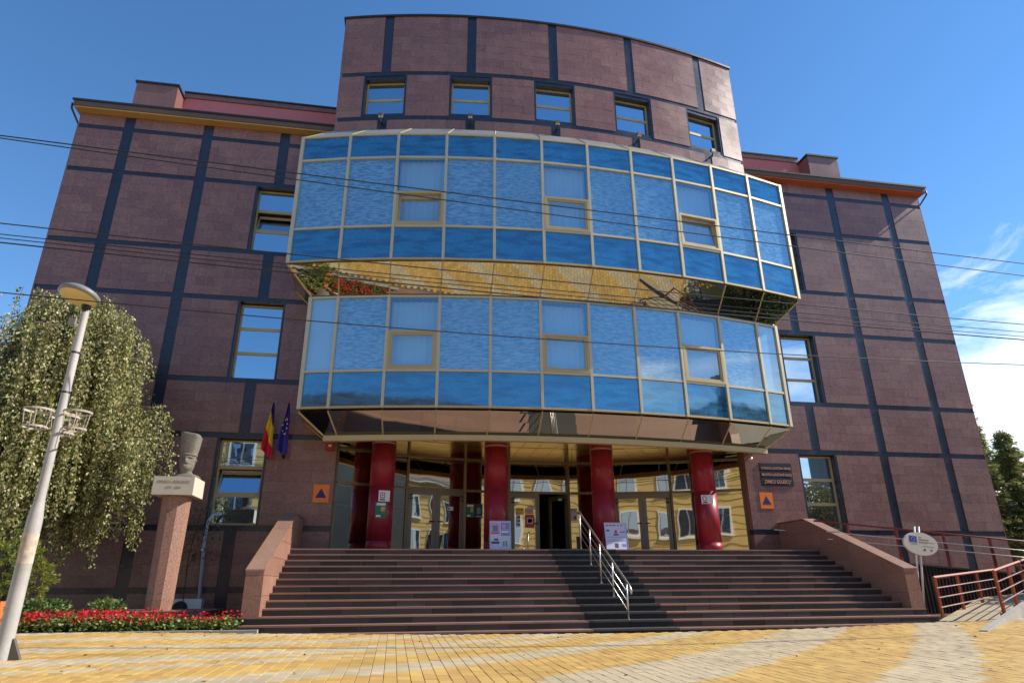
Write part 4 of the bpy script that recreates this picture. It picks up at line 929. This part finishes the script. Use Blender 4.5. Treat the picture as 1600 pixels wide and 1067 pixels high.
for st, mid, tip in heads:
    for q in range(24):
        f = random.uniform(.2, 1.12); p = (st.lerp(mid, f*2) if f < .5 else mid.lerp(tip, (f-.5)*2))+Vector((random.gauss(0, .28), random.gauss(0, .24), random.gauss(0, .08)))
        if p.x > -5.95: continue
        ln = random.uniform(.7, 2.5); zend = max(drop_lo+random.uniform(0, .6), p.z-ln); ln = p.z-zend
        if ln < .15: continue
        sway = Vector((random.gauss(0, .12), random.gauss(0, .12), 0))+Vector(((p.x-cx0)*.05, (p.y-cy0)*.05, 0)); nl = int(ln*88)
        pts = [p+sway*(t_*(2-t_))-Vector((0, 0, ln*t_)) for t_ in (0, .35, .7, 1.)]
        tw.tube(pts, [.008, .006, .004, .003], 3, cap=False)
        for _ in range(nl):
            t_ = random.random()**.85; c = p+sway*(t_*(2-t_))-Vector((0, 0, ln*t_)); PP.append((c.x+random.gauss(0, .055), c.y+random.gauss(0, .055), c.z)); DD.append((random.gauss(0, .55), random.gauss(0, .55), -1+random.gauss(0, .35)))
tw.build('trunk', mat('birch_twig', (.12, .085, .055), .9, speck=.2), TRE, fixn=False, smooth=True)
PP = np.array(PP); DD = np.array(DD)
leaves('crown', PP, DD, rng.uniform(.06, .10, len(PP)), rng.uniform(.038, .06, len(PP)), None, TRE, mi=rng.choice([0, 0, 1, 1, 2], len(PP)), mats=[leaf_mat('birch_leaf', (.31, .32, .10), .45), leaf_mat('birch_leaf_pale', (.58, .55, .28), .45), leaf_mat('birch_leaf_deep', (.10, .14, .03), .4)])
# red flowers in front, nobody could count them
FP = []; FD = []; FM = []; FL = []; FW = []
for k in range(330):
    x = random.uniform(-6.9, -2.95); yy = random.uniform(14.66, 15.75); h_ = random.uniform(.13, .26)*(1.2 if x < -4.6 else 1.0)
    for q in range(34):
        FP.append((x+random.gauss(0, .09), yy+random.gauss(0, .09), .2+h_*random.random()**.7)); FD.append((random.gauss(0, 1), random.gauss(0, 1), random.uniform(-.3, .7))); FM.append(random.choice((0, 0, 1))); FL.append(random.uniform(.05, .09)); FW.append(random.uniform(.035, .06))
    if random.random() < (.72 if x < -4.4 else .34):
        for q in range(random.randint(8, 20)):
            FP.append((x+random.gauss(0, .065), yy-.03+random.gauss(0, .065), .2+h_+random.uniform(-.05, .10))); FD.append((random.gauss(0, 1), random.gauss(-.3, 1), random.uniform(-.2, .8))); FM.append(2); FL.append(random.uniform(.035, .06)); FW.append(random.uniform(.035, .055))
leaves('red_flowers', np.array(FP), np.array(FD), FL, FW, None, mi=FM, mats=[leaf_mat('flower_leaf', (.22, .27, .06), .3), leaf_mat('flower_leaf_deep', (.06, .10, .02), .3), leaf_mat('flower_petal', (.72, .02, .035), .35, .3, .01)], kind='stuff')
o = bpy.data.objects['red_flowers']; tag(o, 'bed of bright red flowers along the kerb', 'flowers')
# two low bushes behind the flowers
for bx, by, w2, lab in ((-7.15, 16.0, .62, 'low leafy green bush behind the flowers beside the lamp post'), (-5.9, 15.95, .40, 'small leafy bush behind the flowers, close to the plinth')):
    t = thing('bush', (bx, by, .2), lab, 'bush', 'bushes behind the flowers'); n = int(2600*w2); u = rng.normal(size=(n, 3)); u /= np.linalg.norm(u, axis=1, keepdims=True); u *= rng.uniform(.6, 1.0, (n, 1)); P = u*np.array([w2, .42, .30])+np.array([bx, by, .50])
    leaves('foliage', P, u+rng.normal(size=(n, 3))*.6, rng.uniform(.06, .10, n), rng.uniform(.035, .055, n), None, t, mi=rng.choice([0, 0, 1], n), mats=[leaf_mat('bush_leaf', (.09, .15, .035), .3), leaf_mat('bush_leaf_pale', (.22, .30, .09), .3)])
    mb = MB(); [mb.tube([(bx, by, .18), (bx+random.uniform(-w2, w2)*.6, by+random.uniform(-.2, .2), .6)], .012, 5) for _ in range(6)]; mb.build('stem', BARKD, t)
# thin shrub by the pipe
t = thing('wall_shrub', (-5.0, 19.5, .2), 'thin leafy shrub climbing beside the pale wall pipe', 'shrub'); n = 420; P = np.stack([rng.normal(-5.35, .32, n), rng.normal(19.6, .15, n), rng.uniform(1.7, 3.1, n)], 1)
leaves('foliage', P, rng.normal(size=(n, 3))+np.array([0, 0, -.8]), rng.uniform(.06, .10, n), rng.uniform(.03, .05, n), leaf_mat('shrub_leaf', (.06, .11, .03), .3), t); mb = MB(); mb.tube([(-5.4, 19.6, .2), (-5.45, 19.6, 1.8), (-5.3, 19.6, 3.0)], [.015, .012, .006], 5); mb.tube([(-5.42, 19.6, 1.5), (-5.1, 19.55, 2.4)], [.01, .005], 5); mb.build('stem', BARKD, t)
# potted dwarf pine, far left
POT = thing('planter_pot', (-7.65, 14.95, .2), 'orange planter at the left edge with a dwarf pine in it', 'planter'); mb = MB(); mb.hexa([(-8.02, 14.62, .16), (-7.26, 14.62, .16), (-7.26, 15.3, .16), (-8.02, 15.3, .16), (-8.12, 14.55, .78), (-7.22, 14.55, .78), (-7.22, 15.35, .78), (-8.12, 15.35, .78)]); mb.build('pot', mat('pot_orange', (.62, .19, .06), .6, stain=.08), POT); mb = MB(); mb.box(-8.04, -7.3, 14.62, 15.28, .782, .79); mb.build('soil', mat('bed_soil', (.035, .025, .018)), POT)
t = thing('dwarf_pine', (-7.3, 15.0, .82), 'rounded light green dwarf pine in the orange planter', 'shrub'); PP = []; DD = []
for c, r_, n_ in (((-7.55, 15.0, 1.42), .55, 130), ((-6.95, 14.95, 1.12), .32, 60)):
    for _ in range(n_):
        d = Vector((random.gauss(0, 1), random.gauss(0, 1), random.gauss(.3, 1))).normalized(); b0 = Vector(c)+d*r_*random.uniform(.55, 1)
        for q in range(58):
            PP.append(tuple(b0+d*random.uniform(0, .14))); e = d+Vector((random.gauss(0, .6), random.gauss(0, .6), random.gauss(.25, .6))); DD.append(tuple(e))
leaves('needles', np.array(PP), np.array(DD), rng.uniform(.07, .12, len(PP)), .011, None, t, mi=rng.choice([0, 1], len(PP)), mats=[leaf_mat('pine_needle', (.30, .34, .05), .3), leaf_mat('pine_needle_deep', (.11, .16, .03), .3)])
mb = MB(); mb.tube([(-7.3, 15.0, .8), (-7.35, 15.0, 1.3)], [.05, .03], 7); mb.tube([(-7.3, 15.0, .9), (-6.9, 14.95, 1.1)], [.03, .02], 6); mb.build('trunk', BARKD, t)

n = 70; P = np.stack([np.where(rng.random(n) < .6, rng.uniform(-8, 0, n), rng.uniform(0, 13, n)), rng.uniform(7.0, 14.3, n), np.zeros(n)], 1)
P[:, 2] = [gz(x, y)+.042 for x, y, _ in P]; leaves('fallen_leaves', P, rng.normal(size=(n, 3))*np.array([1, 1, .12]), rng.uniform(.04, .08, n), rng.uniform(.03, .05, n), leaf_mat('dry_leaf', (.26, .15, .05), .2), kind='stuff', label='dry fallen leaves scattered on the paving', cat='leaves')
# ------------------------------------------------------------------ lamp post
LP = thing('lamp_post', (-4.72, 9.9, gz(-4.7, 9.9)), 'weathered white lamp post with round saucer head and empty basket rings', 'street lamp')
LPM = mat('lamp_post_paint', (.40, .385, .36), .6, speck=.14, stain=.32); gx = gz(-4.7, 9.9); lx = lambda z: -4.70-.02*(z/5)
mb = MB(); mb.lathe([(.092, gx-.05), (.092, 1.82), (.088, 1.9), (.062, 2.12), (.06, 2.2), (.05, 4.92), (.045, 4.95)], (-4.75, 9.9), 16); mb.build('post', LPM, LP, smooth=True)
mb = MB(); mb.lathe([(.0935, 1.30), (.0935, 1.68)], (-4.75, 9.9), 16); mb.build('paper_remains', mat('torn_paper', (.55, .46, .36), .9, speck=.3, sscale=14, stain=.3), LP, smooth=True)
mb = MB(); [mb.lathe([(.054+.002, z), (.06, z+.01), (.056, z+.03)], (-4.75, 9.9), 12) for z in (3.6, 4.2)]; mb.build('clamp_band', GUT, LP)
mb = MB()
for dx in (-1, 1): mb.prism([(-4.75+dx*.09, gx), (-4.75+dx*.24, gx), (-4.75+dx*.10, gx+.28)], 9.87, 9.93)
mb.build('foot_gusset', mat('gusset_metal', (.12, .10, .08), .7), LP)
hc = (-4.83, 9.78); HT_ = Matrix.Translation((hc[0], hc[1], 5.05)) @ Matrix.Rotation(R(9), 4, 'Y') @ Matrix.Rotation(R(-11), 4, 'X') @ Matrix.Translation((-hc[0], -hc[1], -5.05))
mb = MB(); mb.lathe([(.255, 5.03), (.285, 5.05), (.28, 5.10), (.23, 5.14), (.09, 5.165), (.05, 5.19), (0, 5.19)], hc, 32); mb.v = [tuple(HT_ @ Vector(q)) for q in mb.v]; mb.build('lamp_hood', mat('hood_grey', (.20, .20, .20), .5, stain=.1), LP, smooth=True)
mb = MB(); mb.lathe([(0, 4.985), (.13, 4.99), (.22, 5.01), (.257, 5.035)], hc, 32); mb.v = [tuple(HT_ @ Vector(q)) for q in mb.v]; mb.build('diffuser', mat('diffuser_cream', (.62, .50, .24), .35, stain=.12), LP, smooth=True)
mb = MB(); mb.tube([(-4.75, 9.9, 4.85), (-4.76, 9.88, 4.98), (-4.79, 9.84, 5.1)], .05, 10); mb.lathe([(.06, 4.9), (.065, 5.0)], (-4.75, 9.89), 12); mb.build('neck', GUT, LP)
mb = MB(); mb.box(-4.90, -4.81, 9.80, 9.86, 4.62, 4.72); mb.build('photocell', mat('hood_grey', (.33, .33, .32)), LP)
for a in (R(215), R(345), R(100)):
    c = (-4.75+.26*math.cos(a), 9.9+.26*math.sin(a)); mb = MB()
    for z, r_ in ((3.30, .175), (3.06, .145)):
        if z == 3.17 and False: continue
        mb.lathe([(r_, z), (r_+.006, z), (r_+.006, z+.028), (r_, z+.028), (r_, z)], c, 24)
    for q in range(5): b_ = 2*math.pi*q/5; mb.tube([(c[0]+.137*math.cos(b_), c[1]+.137*math.sin(b_), 3.05), (c[0]+.168*math.cos(b_), c[1]+.168*math.sin(b_), 3.32)], .006, 4)
    mb.tube([(-4.75+.05*math.cos(a), 9.9+.05*math.sin(a), 3.1), (c[0]-.13*math.cos(a), c[1]-.13*math.sin(a), 3.06)], .01, 5); mb.build('basket_ring', mat('ring_rusty', (.42, .36, .29), .8, speck=.25, sscale=20, stain=.3), LP)

# ------------------------------------------------------------------ right: ramp, railings, sign, lower ramp
RRED = mat('rail_red', (.20, .022, .018), .45, stain=.12); RORG = mat('rail_orange', (.36, .072, .028), .5, stain=.22, speck=.1); CON = mat('ramp_concrete', (.27, .255, .23), .9, speck=.12, stain=.15, bump=.2)
rz = lambda x: 1.93-.078*(x-10.2) if x > 10.2 else 1.93
RP = thing('access_ramp', (16, 18.7, .2), 'long access ramp behind a dark ribbed metal skirt right of the stairs', 'ramp')
mb = MB(); mb.hexa([(12.72, 17.6, 0), (30, 17.6, 0), (30, 19.4, 0), (12.72, 19.4, 0), (12.72, 17.6, rz(12.72)-.06), (30, 17.6, rz(30)-.06), (30, 19.4, rz(30)-.06), (12.72, 19.4, rz(12.72)-.06)]); mb.build('deck', CON, RP)
SK = mat('skirt_brown', (.050, .032, .030), .45, metal=.3, stain=.12)
pitch = .115
for k in range(int((27-12.74)/pitch)):
    x = 12.74+k*pitch; zt = rz(x)-.10; q = MB()
    P = [(x, 17.58), (x+.045, 17.58), (x+.06, 17.54), (x+pitch-.015, 17.54), (x+pitch, 17.58), (x+pitch, 17.595), (x, 17.595)]; q.vprism(P, .1, zt); q.build('rib', SK, RP)
mb = MB(); mb.hexa([(12.72, 17.51, rz(12.72)-.1), (30, 17.51, rz(30)-.1), (30, 17.63, rz(30)-.1), (12.72, 17.63, rz(12.72)-.1), (12.72, 17.51, rz(12.72)-.055), (30, 17.51, rz(30)-.055), (30, 17.63, rz(30)-.055), (12.72, 17.63, rz(12.72)-.055)]); mb.build('edge_trim', GUT, RP)
RL = thing('ramp_railing', (16, 17.66, 1.4), 'dark red railing with steel rails along the long access ramp', 'railing')
for x in np.arange(12.95, 27, 1.55): mb = MB(); mb.box(x-.03, x+.03, 17.64, 17.70, rz(x)-.05, rz(x)+.88); mb.build('post', RRED, RL)
mb = MB(); mb.tube([(11.9, 17.67, rz(11.9)+.90), (27, 17.67, rz(27)+.90)], .026, 8); mb.build('handrail', RRED, RL, smooth=True)
for d in (.62, .42): mb = MB(); mb.tube([(12.2, 17.62, rz(12.2)+d), (27, 17.62, rz(27)+d)], .016, 6); mb.build('rail', STEEL, RL, smooth=True)
mb = MB(); mb.tube([(11.95, 19.9, 2.62), (12.6, 19.9, 2.58), (12.7, 19.9, 2.5)], .022, 6); mb.build('wall_rail', STEEL, RL, smooth=True)
# lower wedge ramp with its kerb
d_ = Vector((.81, .586)); nrm = Vector((-.586, .81)); A0 = Vector((11.4, 12.0))
LR = thing('lower_ramp', (12, 13, .1), 'low concrete ramp with grey kerb rising at the right edge', 'ramp')
def lr(s_, off, z): p = A0+d_*s_+nrm*off; return (p[0], p[1], z)
lz = lambda s_: .10+.075*s_
mb = MB(); L_ = 14.; mb.hexa([lr(2.6, .141, -.1), lr(L_, .141, -.1), lr(L_, 1.4, -.1), lr(2.6, 1.4, -.1), lr(2.6, .141, gz(*lr(2.6, .12, 0)[:2])+.03), lr(L_, .141, lz(L_)), lr(L_, 1.4, lz(L_)), lr(2.6, 1.4, gz(*lr(2.6, 1.4, 0)[:2])+.03)]); mb.build('deck', MATS['paver_grey'], LR)
for k in range(12):
    a, b = k*1.1+.004, (k+1)*1.1-.004; mb = MB(); mb.hexa([lr(a, 0, -.1), lr(b, 0, -.1), lr(b, .14, -.1), lr(a, .14, -.1), lr(a, 0, lz(a)+.03), lr(b, 0, lz(b)+.03), lr(b, .14, lz(b)+.03), lr(a, .14, lz(a)+.03)]); mb.build('kerb_stone', KB, LR)
def rail(name, p0, p1, n, z0, z1, lab, ext=.06):
    p0, p1 = Vector(p0), Vector(p1); t = thing(name, (p0[0], p0[1], z0), lab, 'railing', 'orange railings of the lower ramp'); u = (p1-p0).normalized()
    zf = lambda f: z0+(z1-z0)*f
    for k in range(n):
        f = k/(n-1); p = p0.lerp(p1, f); mb = MB(); mb.box(p[0]-.028, p[0]+.028, p[1]-.028, p[1]+.028, zf(f)-.05, zf(f)+.90); mb.build('post', RORG, t)
        mb = MB(); mb.box(p[0]-.06, p[0]+.06, p[1]-.06, p[1]+.06, zf(f)-.05, zf(f)+.012); mb.build('base_plate', RORG, t)
    for h_, r_ in ((.92, .034), (.68, .016), (.46, .016), (.24, .016)):
        a, b = p0-u*ext, p1+u*ext; mb = MB(); mb.tube([(*(a-Vector((.0, .03)) if h_ < .9 else a), z0+h_), (*(b-Vector((.0, .03)) if h_ < .9 else b), z1+h_)], r_, 4 if h_ > .9 else 6); mb.build('handrail' if h_ > .9 else 'rail', RORG if h_ > .9 else mat('rail_worn', (.36, .22, .19), .4, metal=.3, stain=.15), t)
rail('ramp_railing', (13.2, 15.1), (17.1, 17.3), 4, .20, .42, 'orange railing in front of the ribbed skirt, its first post near the stairs')
rail('ramp_railing', (13.85, 14.0), (18.2, 17.1), 4, .33, .74, 'nearer orange railing standing beside the grey kerb')
# oval information sign on two posts
OS = thing('oval_sign', (13.45, 16.0, .25), 'leaning cream oval sign with blue flag print on two posts', 'sign'); lean = .17; oc = Vector((13.76, 15.98, 1.97))
for dx in (-.065, .065): mb = MB(); zt = 2.42; mb.tube([(13.44+dx, 16.05, .2), (13.44+dx+lean*(zt-.2), 16.05, zt)], .024, 8); mb.build('post', WHT, OS, smooth=True)
CRM = mat('sign_cream', (.66, .62, .52), .55, stain=.05); rot = R(6)
def ov(u, v): return (oc[0]+u*math.cos(rot)+v*math.sin(rot), oc[1], oc[2]-u*math.sin(rot)+v*math.cos(rot))
def ovp(pts, y0, y1, nm, m_):
    q = MB(); q.prism([(ov(u, v)[0], ov(u, v)[2]) for u, v in pts], y0, y1); q.build(nm, m_, OS)
ovp([(.50*math.cos(2*math.pi*k/48), .295*math.sin(2*math.pi*k/48)) for k in range(48)], oc[1]-.03, oc[1]+.03, 'panel', CRM)
EUB = mat('sign_flag_blue', (.02, .07, .42), .5)
ovp([(-.335, .02), (-.115, .02), (-.115, .18), (-.335, .18)], oc[1]-.034, oc[1]-.029, 'flag_print', EUB)
for k in range(12): a = 2*math.pi*k/12; ovp([(-.225+.05*math.cos(a)+.008*math.cos(b), .10+.05*math.sin(a)+.008*math.sin(b)) for b in (0, 1.57, 3.14, 4.71)], oc[1]-.037, oc[1]-.033, 'star', mat('star_gold', (.8, .72, .45)))
GI = mat('sign_ink', (.20, .19, .20), .8)
for v, u0, u1, hh in ((.17, -.06, .04, .012), (.11, -.06, .24, .022), (.055, -.06, .40, .010), (.03, -.06, .20, .008), (-.02, -.3, -.1, .008), (-.05, .02, .38, .008)): ovp([(u0, v-hh/2), (u1, v-hh/2), (u1, v+hh/2), (u0, v+hh/2)], oc[1]-.033, oc[1]-.029, 'print_line', GI)
ovp([(.06, -.17), (.12, -.17), (.12, -.12), (.06, -.12)], oc[1]-.033, oc[1]-.029, 'emblem', INK); ovp([(.29+.03*math.cos(k*.785), -.14+.03*math.sin(k*.785)) for k in range(8)], oc[1]-.033, oc[1]-.029, 'emblem', mat('emblem_brown', (.25, .12, .07), .6))
# grass tuft at the ramp foot
n = 500; P = np.stack([rng.uniform(12.8, 13.6, n), rng.uniform(15.0, 15.9, n), np.full(n, .18)], 1); leaves('grass_tufts', P, rng.normal(size=(n, 3))*.5+np.array([0, 0, 1]), rng.uniform(.05, .13, n), .012, leaf_mat('grass_blade', (.13, .17, .04), .3), kind='stuff', label='grass growing at the foot of the ramp skirt', cat='grass')

# ------------------------------------------------------------------ trees and house right of the building
def spruce(x, y, h_, rad, lab, seed):
    r0 = random.Random(seed); t = thing('spruce_tree', (x, y, .2), lab, 'tree', 'conifers right of the building'); mb = MB(); mb.tube([(x, y, 0), (x, y, h_*.6), (x+.05, y, h_)], [.2, .1, .015], 8); PP = []; DD = []
    z = .9
    while z < h_-.1:
        f = 1-z/h_; r_ = rad*(f**.75)*r0.uniform(.75, 1.15); nb = 9 if f > .2 else 6
        for k in range(nb):
            a = r0.uniform(0, 6.28); e = Vector((math.cos(a), math.sin(a), 0)); tip = Vector((x, y, z))+e*r_*r0.uniform(.75, 1.1)+Vector((0, 0, -.12*r_+.25*(1-f))); st = Vector((x, y, z)); mb.tube([st, tip], [.02, .006], 4, cap=False)
            m_ = int(60+130*r_)
            for _ in range(m_):
                q = r0.random()**.7; c = st.lerp(tip, q); PP.append((c.x+r0.gauss(0, .10), c.y+r0.gauss(0, .10), c.z+r0.gauss(0, .05)-.06*r0.random())); DD.append((e.x+r0.gauss(0, .7), e.y+r0.gauss(0, .7), r0.gauss(-.15, .5)))
        z += .30*(.5+f)
    mb.build('trunk', BARKD, t, fixn=False); PP = np.array(PP); leaves('crown', PP, np.array(DD), rng.uniform(.12, .24, len(PP)), .05, None, t, mi=rng.choice([0, 0, 1], len(PP)), mats=[LSP[0], LSP[1]])
LSP = [leaf_mat('spruce_needle', (.36, .38, .13), .35), leaf_mat('spruce_needle_deep', (.13, .17, .05), .3)]
spruce(32.3, 30, 8.55, 2.7, 'pointed spruce rising just right of the building', 3)
spruce(30.35, 30, 10.3, 1.6, 'tall thin spruce half hidden behind the right wall edge', 4)
spruce(34.6, 29.5, 4.4, 2.0, 'shorter bushy conifer at the right edge of the picture', 5)
spruce(31.4, 28, 5.0, 1.9, 'low dark conifer against the foot of the right wall', 6)
HS_ = thing('neighbour_house', (58, 50, 0), 'house with red brown metal roof beyond the conifers on the right', 'house')
mb = MB(); mb.box(53.5, 72, 50.6, 60, 0, 8.6); mb.build('wall', mat('house_render', (.34, .35, .37), .9, stain=.1), HS_)
RM = mat('roof_metal', (.33, .12, .075), .5, stain=.12, tone=.08)
for k in range(12): a = 52.6+k*1.6; mb = MB(); mb.hexa([(a+.02, 49.8, 8.5), (a+1.58, 49.8, 8.5), (a+1.58, 55.5, 12.2), (a+.02, 55.5, 12.2), (a+.02, 49.8, 8.62), (a+1.58, 49.8, 8.62), (a+1.58, 55.5, 12.32), (a+.02, 55.5, 12.32)]); mb.tube([(a, 49.8, 8.66), (a, 55.5, 12.36)], .07, 4); mb.build('roof_sheet', RM, HS_)
for x in (56, 61, 66): mb = MB(); mb.box(x, x+1.3, 50.54, 50.66, 5.2, 7.0); wo = mb.build('window', WHT, HS_); mb = MB(); mb.box(x+.1, x+1.2, 50.52, 50.538, 5.3, 6.9); mb.build('pane', WING, wo)

def round_tree(x, y, h_, r_, cols, lab):
    t = thing('street_tree', (x, y, .2), lab, 'tree', 'trees mirrored in the glass'); mb = MB(); mb.tube([(x, y, 0), (x, y, h_*.5), (x, y, h_*.85)], [.18, .12, .03], 8); P = []
    for k in range(16):
        a = k*2.4; e = Vector((x+math.cos(a)*r_*random.uniform(.4, .8), y+math.sin(a)*r_*random.uniform(.4, .8), h_*random.uniform(.45, .92))); mb.tube([(x, y, h_*.4), e], [.05, .012], 5, cap=False)
        u = rng.normal(size=(900, 3)); u /= np.linalg.norm(u, axis=1, keepdims=True); P.append(u*rng.uniform(.3, 1, (900, 1))**.5*r_*.48+np.array(e))
    mb.build('trunk', BARKD, t, fixn=False); P = np.concatenate(P); leaves('crown', P, rng.normal(size=P.shape), rng.uniform(.1, .2, len(P)), rng.uniform(.08, .13, len(P)), None, t, mi=rng.choice([0, 1], len(P)), mats=[leaf_mat('street_leaf', c) for c in cols])
round_tree(25, 4.5, 8, 3.0, [(.30, .20, .04), (.16, .15, .03)], 'autumn coloured street tree mirrored in the ground floor window')
round_tree(19.5, 6.5, 5.5, 2.4, [(.08, .13, .025), (.05, .09, .02)], 'green street tree mirrored in the right end of the glass soffit')
round_tree(21.0, 15.0, 3.6, 2.3, [(.08, .13, .025), (.05, .09, .02)], 'low green tree mirrored in the glass soffit')
# ------------------------------------------------------------------ across the street (seen mirrored in the glass)
OB = thing('apartment_house', (2, -16, 0), 'ochre house with white windows across the street, mirrored in the entrance glass', 'building'); OM = mat('house_ochre', (.62, .44, .17), .85, stain=.08); OMb = mat('house_base', (.20, .15, .12), .8, stain=.1)
a_ = R(-24); OU = Vector((math.cos(a_), math.sin(a_))); ON = Vector((math.sin(a_), -math.cos(a_))); OO = (-24, -4.5)   # ON points away from the street
mb = MB(); mb.lbox(OO, OU, ON, 0, 80, .25, 11, -.3, 13.0); mb.build('wall', OM, OB)
mb = MB(); mb.lbox(OO, OU, ON, -.3, 80.3, -.5, 11.5, 13.0, 13.35); mb.build('cornice', WHT, OB)
mb = MB(); P_ = lambda u, d, z: (OO[0]+OU[0]*u+ON[0]*d, OO[1]+OU[1]*u+ON[1]*d, z); mb.hexa([P_(-.4, -.6, 13.35), P_(80.4, -.6, 13.35), P_(80.4, 11.6, 13.35), P_(-.4, 11.6, 13.35), P_(3, 4.5, 16.0), P_(77, 4.5, 16.0), P_(77, 6.5, 16.0), P_(3, 6.5, 16.0)]); mb.build('roof', mat('roof_tile_brown', (.11, .065, .05), .8, stain=.15), OB)
mb = MB(); mb.lbox(OO, OU, ON, 0, 80, .1, .25, -.3, 1.0); mb.build('base_course', OMb, OB)
for z in np.arange(1.6, 12.9, .62): mb = MB(); mb.lbox(OO, OU, ON, 0, 80, .22, .26, z, z+.05); mb.build('groove_course', mat('house_ochre_dark', (.36, .24, .10), .9), OB)
OGL = glass('house_glass', (.6, .7, .85), (1, 1, 1), .35, back=(.03, .05, .08))
for z0, z1 in ((1.5, 3.5), (5.0, 7.2), (9.0, 11.2)):
    for u in np.arange(2.0, 78, 3.6):
        mb = MB(); mb.lbox(OO, OU, ON, u-.15, u+1.75, .16, .3, z0-.15, z1+.15); wo = mb.build('window', WHT, OB)
        for k in (0, 1): mb = MB(); mb.lbox(OO, OU, ON, u+.05+k*.8, u+.75+k*.8, .13, .158, z0, z1); mb.build('pane', OGL, wo)
        mb = MB(); mb.lbox(OO, OU, ON, u-.25, u+1.85, .05, .24, z0-.27, z0-.155); mb.build('sill', WHT, wo)
SB = thing('stone_block', (66, -22, 0), 'grey stone block with roof balustrade and corner tower, mirrored in the glass bay', 'building'); SM = mat('block_stone', (.24, .22, .19), .85, stain=.12)
mb = MB(); mb.box(58, 92, -44, -24, 0, 21); mb.build('wall', SM, SB); mb = MB(); mb.box(57.4, 92.6, -44.6, -23.4, 21, 21.6); mb.build('cornice', SM, SB)
for x in np.arange(58, 92, 1.2): mb = MB(); mb.box(x, x+.45, -24, -23.6, 21.6, 23.4); mb.build('baluster', SM, SB)
for y in np.arange(-44, -24, 1.2): mb = MB(); mb.box(57.8, 58.2, y, y+.45, 21.6, 23.4); mb.build('baluster', SM, SB)
mb = MB(); mb.box(57.6, 92.4, -24.1, -23.5, 23.4, 23.8); mb.box(57.7, 58.3, -44, -24.1, 23.4, 23.8); mb.build('balustrade_rail', SM, SB)
mb = MB(); mb.box(60, 66, -31, -25, 21.6, 27.5); mb.box(59.6, 66.4, -31.4, -24.6, 27.5, 28.1); mb.box(61.5, 64.5, -29.5, -26.5, 28.1, 30.5); mb.build('tower', SM, SB)
for z in (3, 8.5, 14): 
    for x in np.arange(60, 90, 4.0): mb = MB(); mb.box(x, x+1.8, -24.02, -23.9, z, z+3.2); mb.build('window', OGL, SB)

# ------------------------------------------------------------------ overhead cables
def ray_at(u, v, Y):
    d = cf_+cr_*((u-800)/1016.3)+cu_*((533.5-v)/1016.3); return Vector((0, 0, CZ))+d*(Y/d.y)
CBL = mat('cable_black', (.015, .015, .016), .6)
def cable(a, b, sagpts, r_, lab, Ya=10.0, Yb=10.8):
    A, B = ray_at(*a, Ya), ray_at(*b, Yb); d = B-A; A2, B2 = A-d*.22, B+d*.22; n = 40; pts = []
    for i in range(n+1):
        f = i/n; p = A2.lerp(B2, f); g = (f*1.44-.22); s_ = sagpts*4*g*(1-g); pts.append(p+Vector((0, 0, -s_)))
    mb = MB(); mb.tube(pts, r_, 5, cap=False); return mb.build('overhead_cable', CBL, None, smooth=True, label=lab, cat='cable', group='cables across the street')
cable((0, 212), (1600, 412), .02, .011, 'topmost overhead cable crossing the upper row of bay windows')
cable((0, 216), (1600, 431), .05, .010, 'overhead cable just under the topmost one, parting from it on the right')
cable((0, 349), (1600, 507), .06, .010, 'overhead cable crossing the sloping mirrored strip, highest of that bunch', 10.2, 10.9)
cable((0, 366), (1600, 519), .06, .008, 'second overhead cable of the bunch across the mirrored strip', 10.3, 11)
cable((0, 372), (1600, 526), .06, .008, 'third overhead cable of the bunch across the mirrored strip', 10.3, 11)
cable((0, 379), (1600, 531), .07, .012, 'thick lowest overhead cable of the bunch across the mirrored strip', 10.4, 11.1)
cable((0, 457), (1600, 570), .15, .009, 'lowest overhead cable, crossing the lower row of bay windows', 9.6, 10.4)

# ------------------------------------------------------------------ tidy
for o in TMP:
    if '_w' in o.keys(): del o['_w']
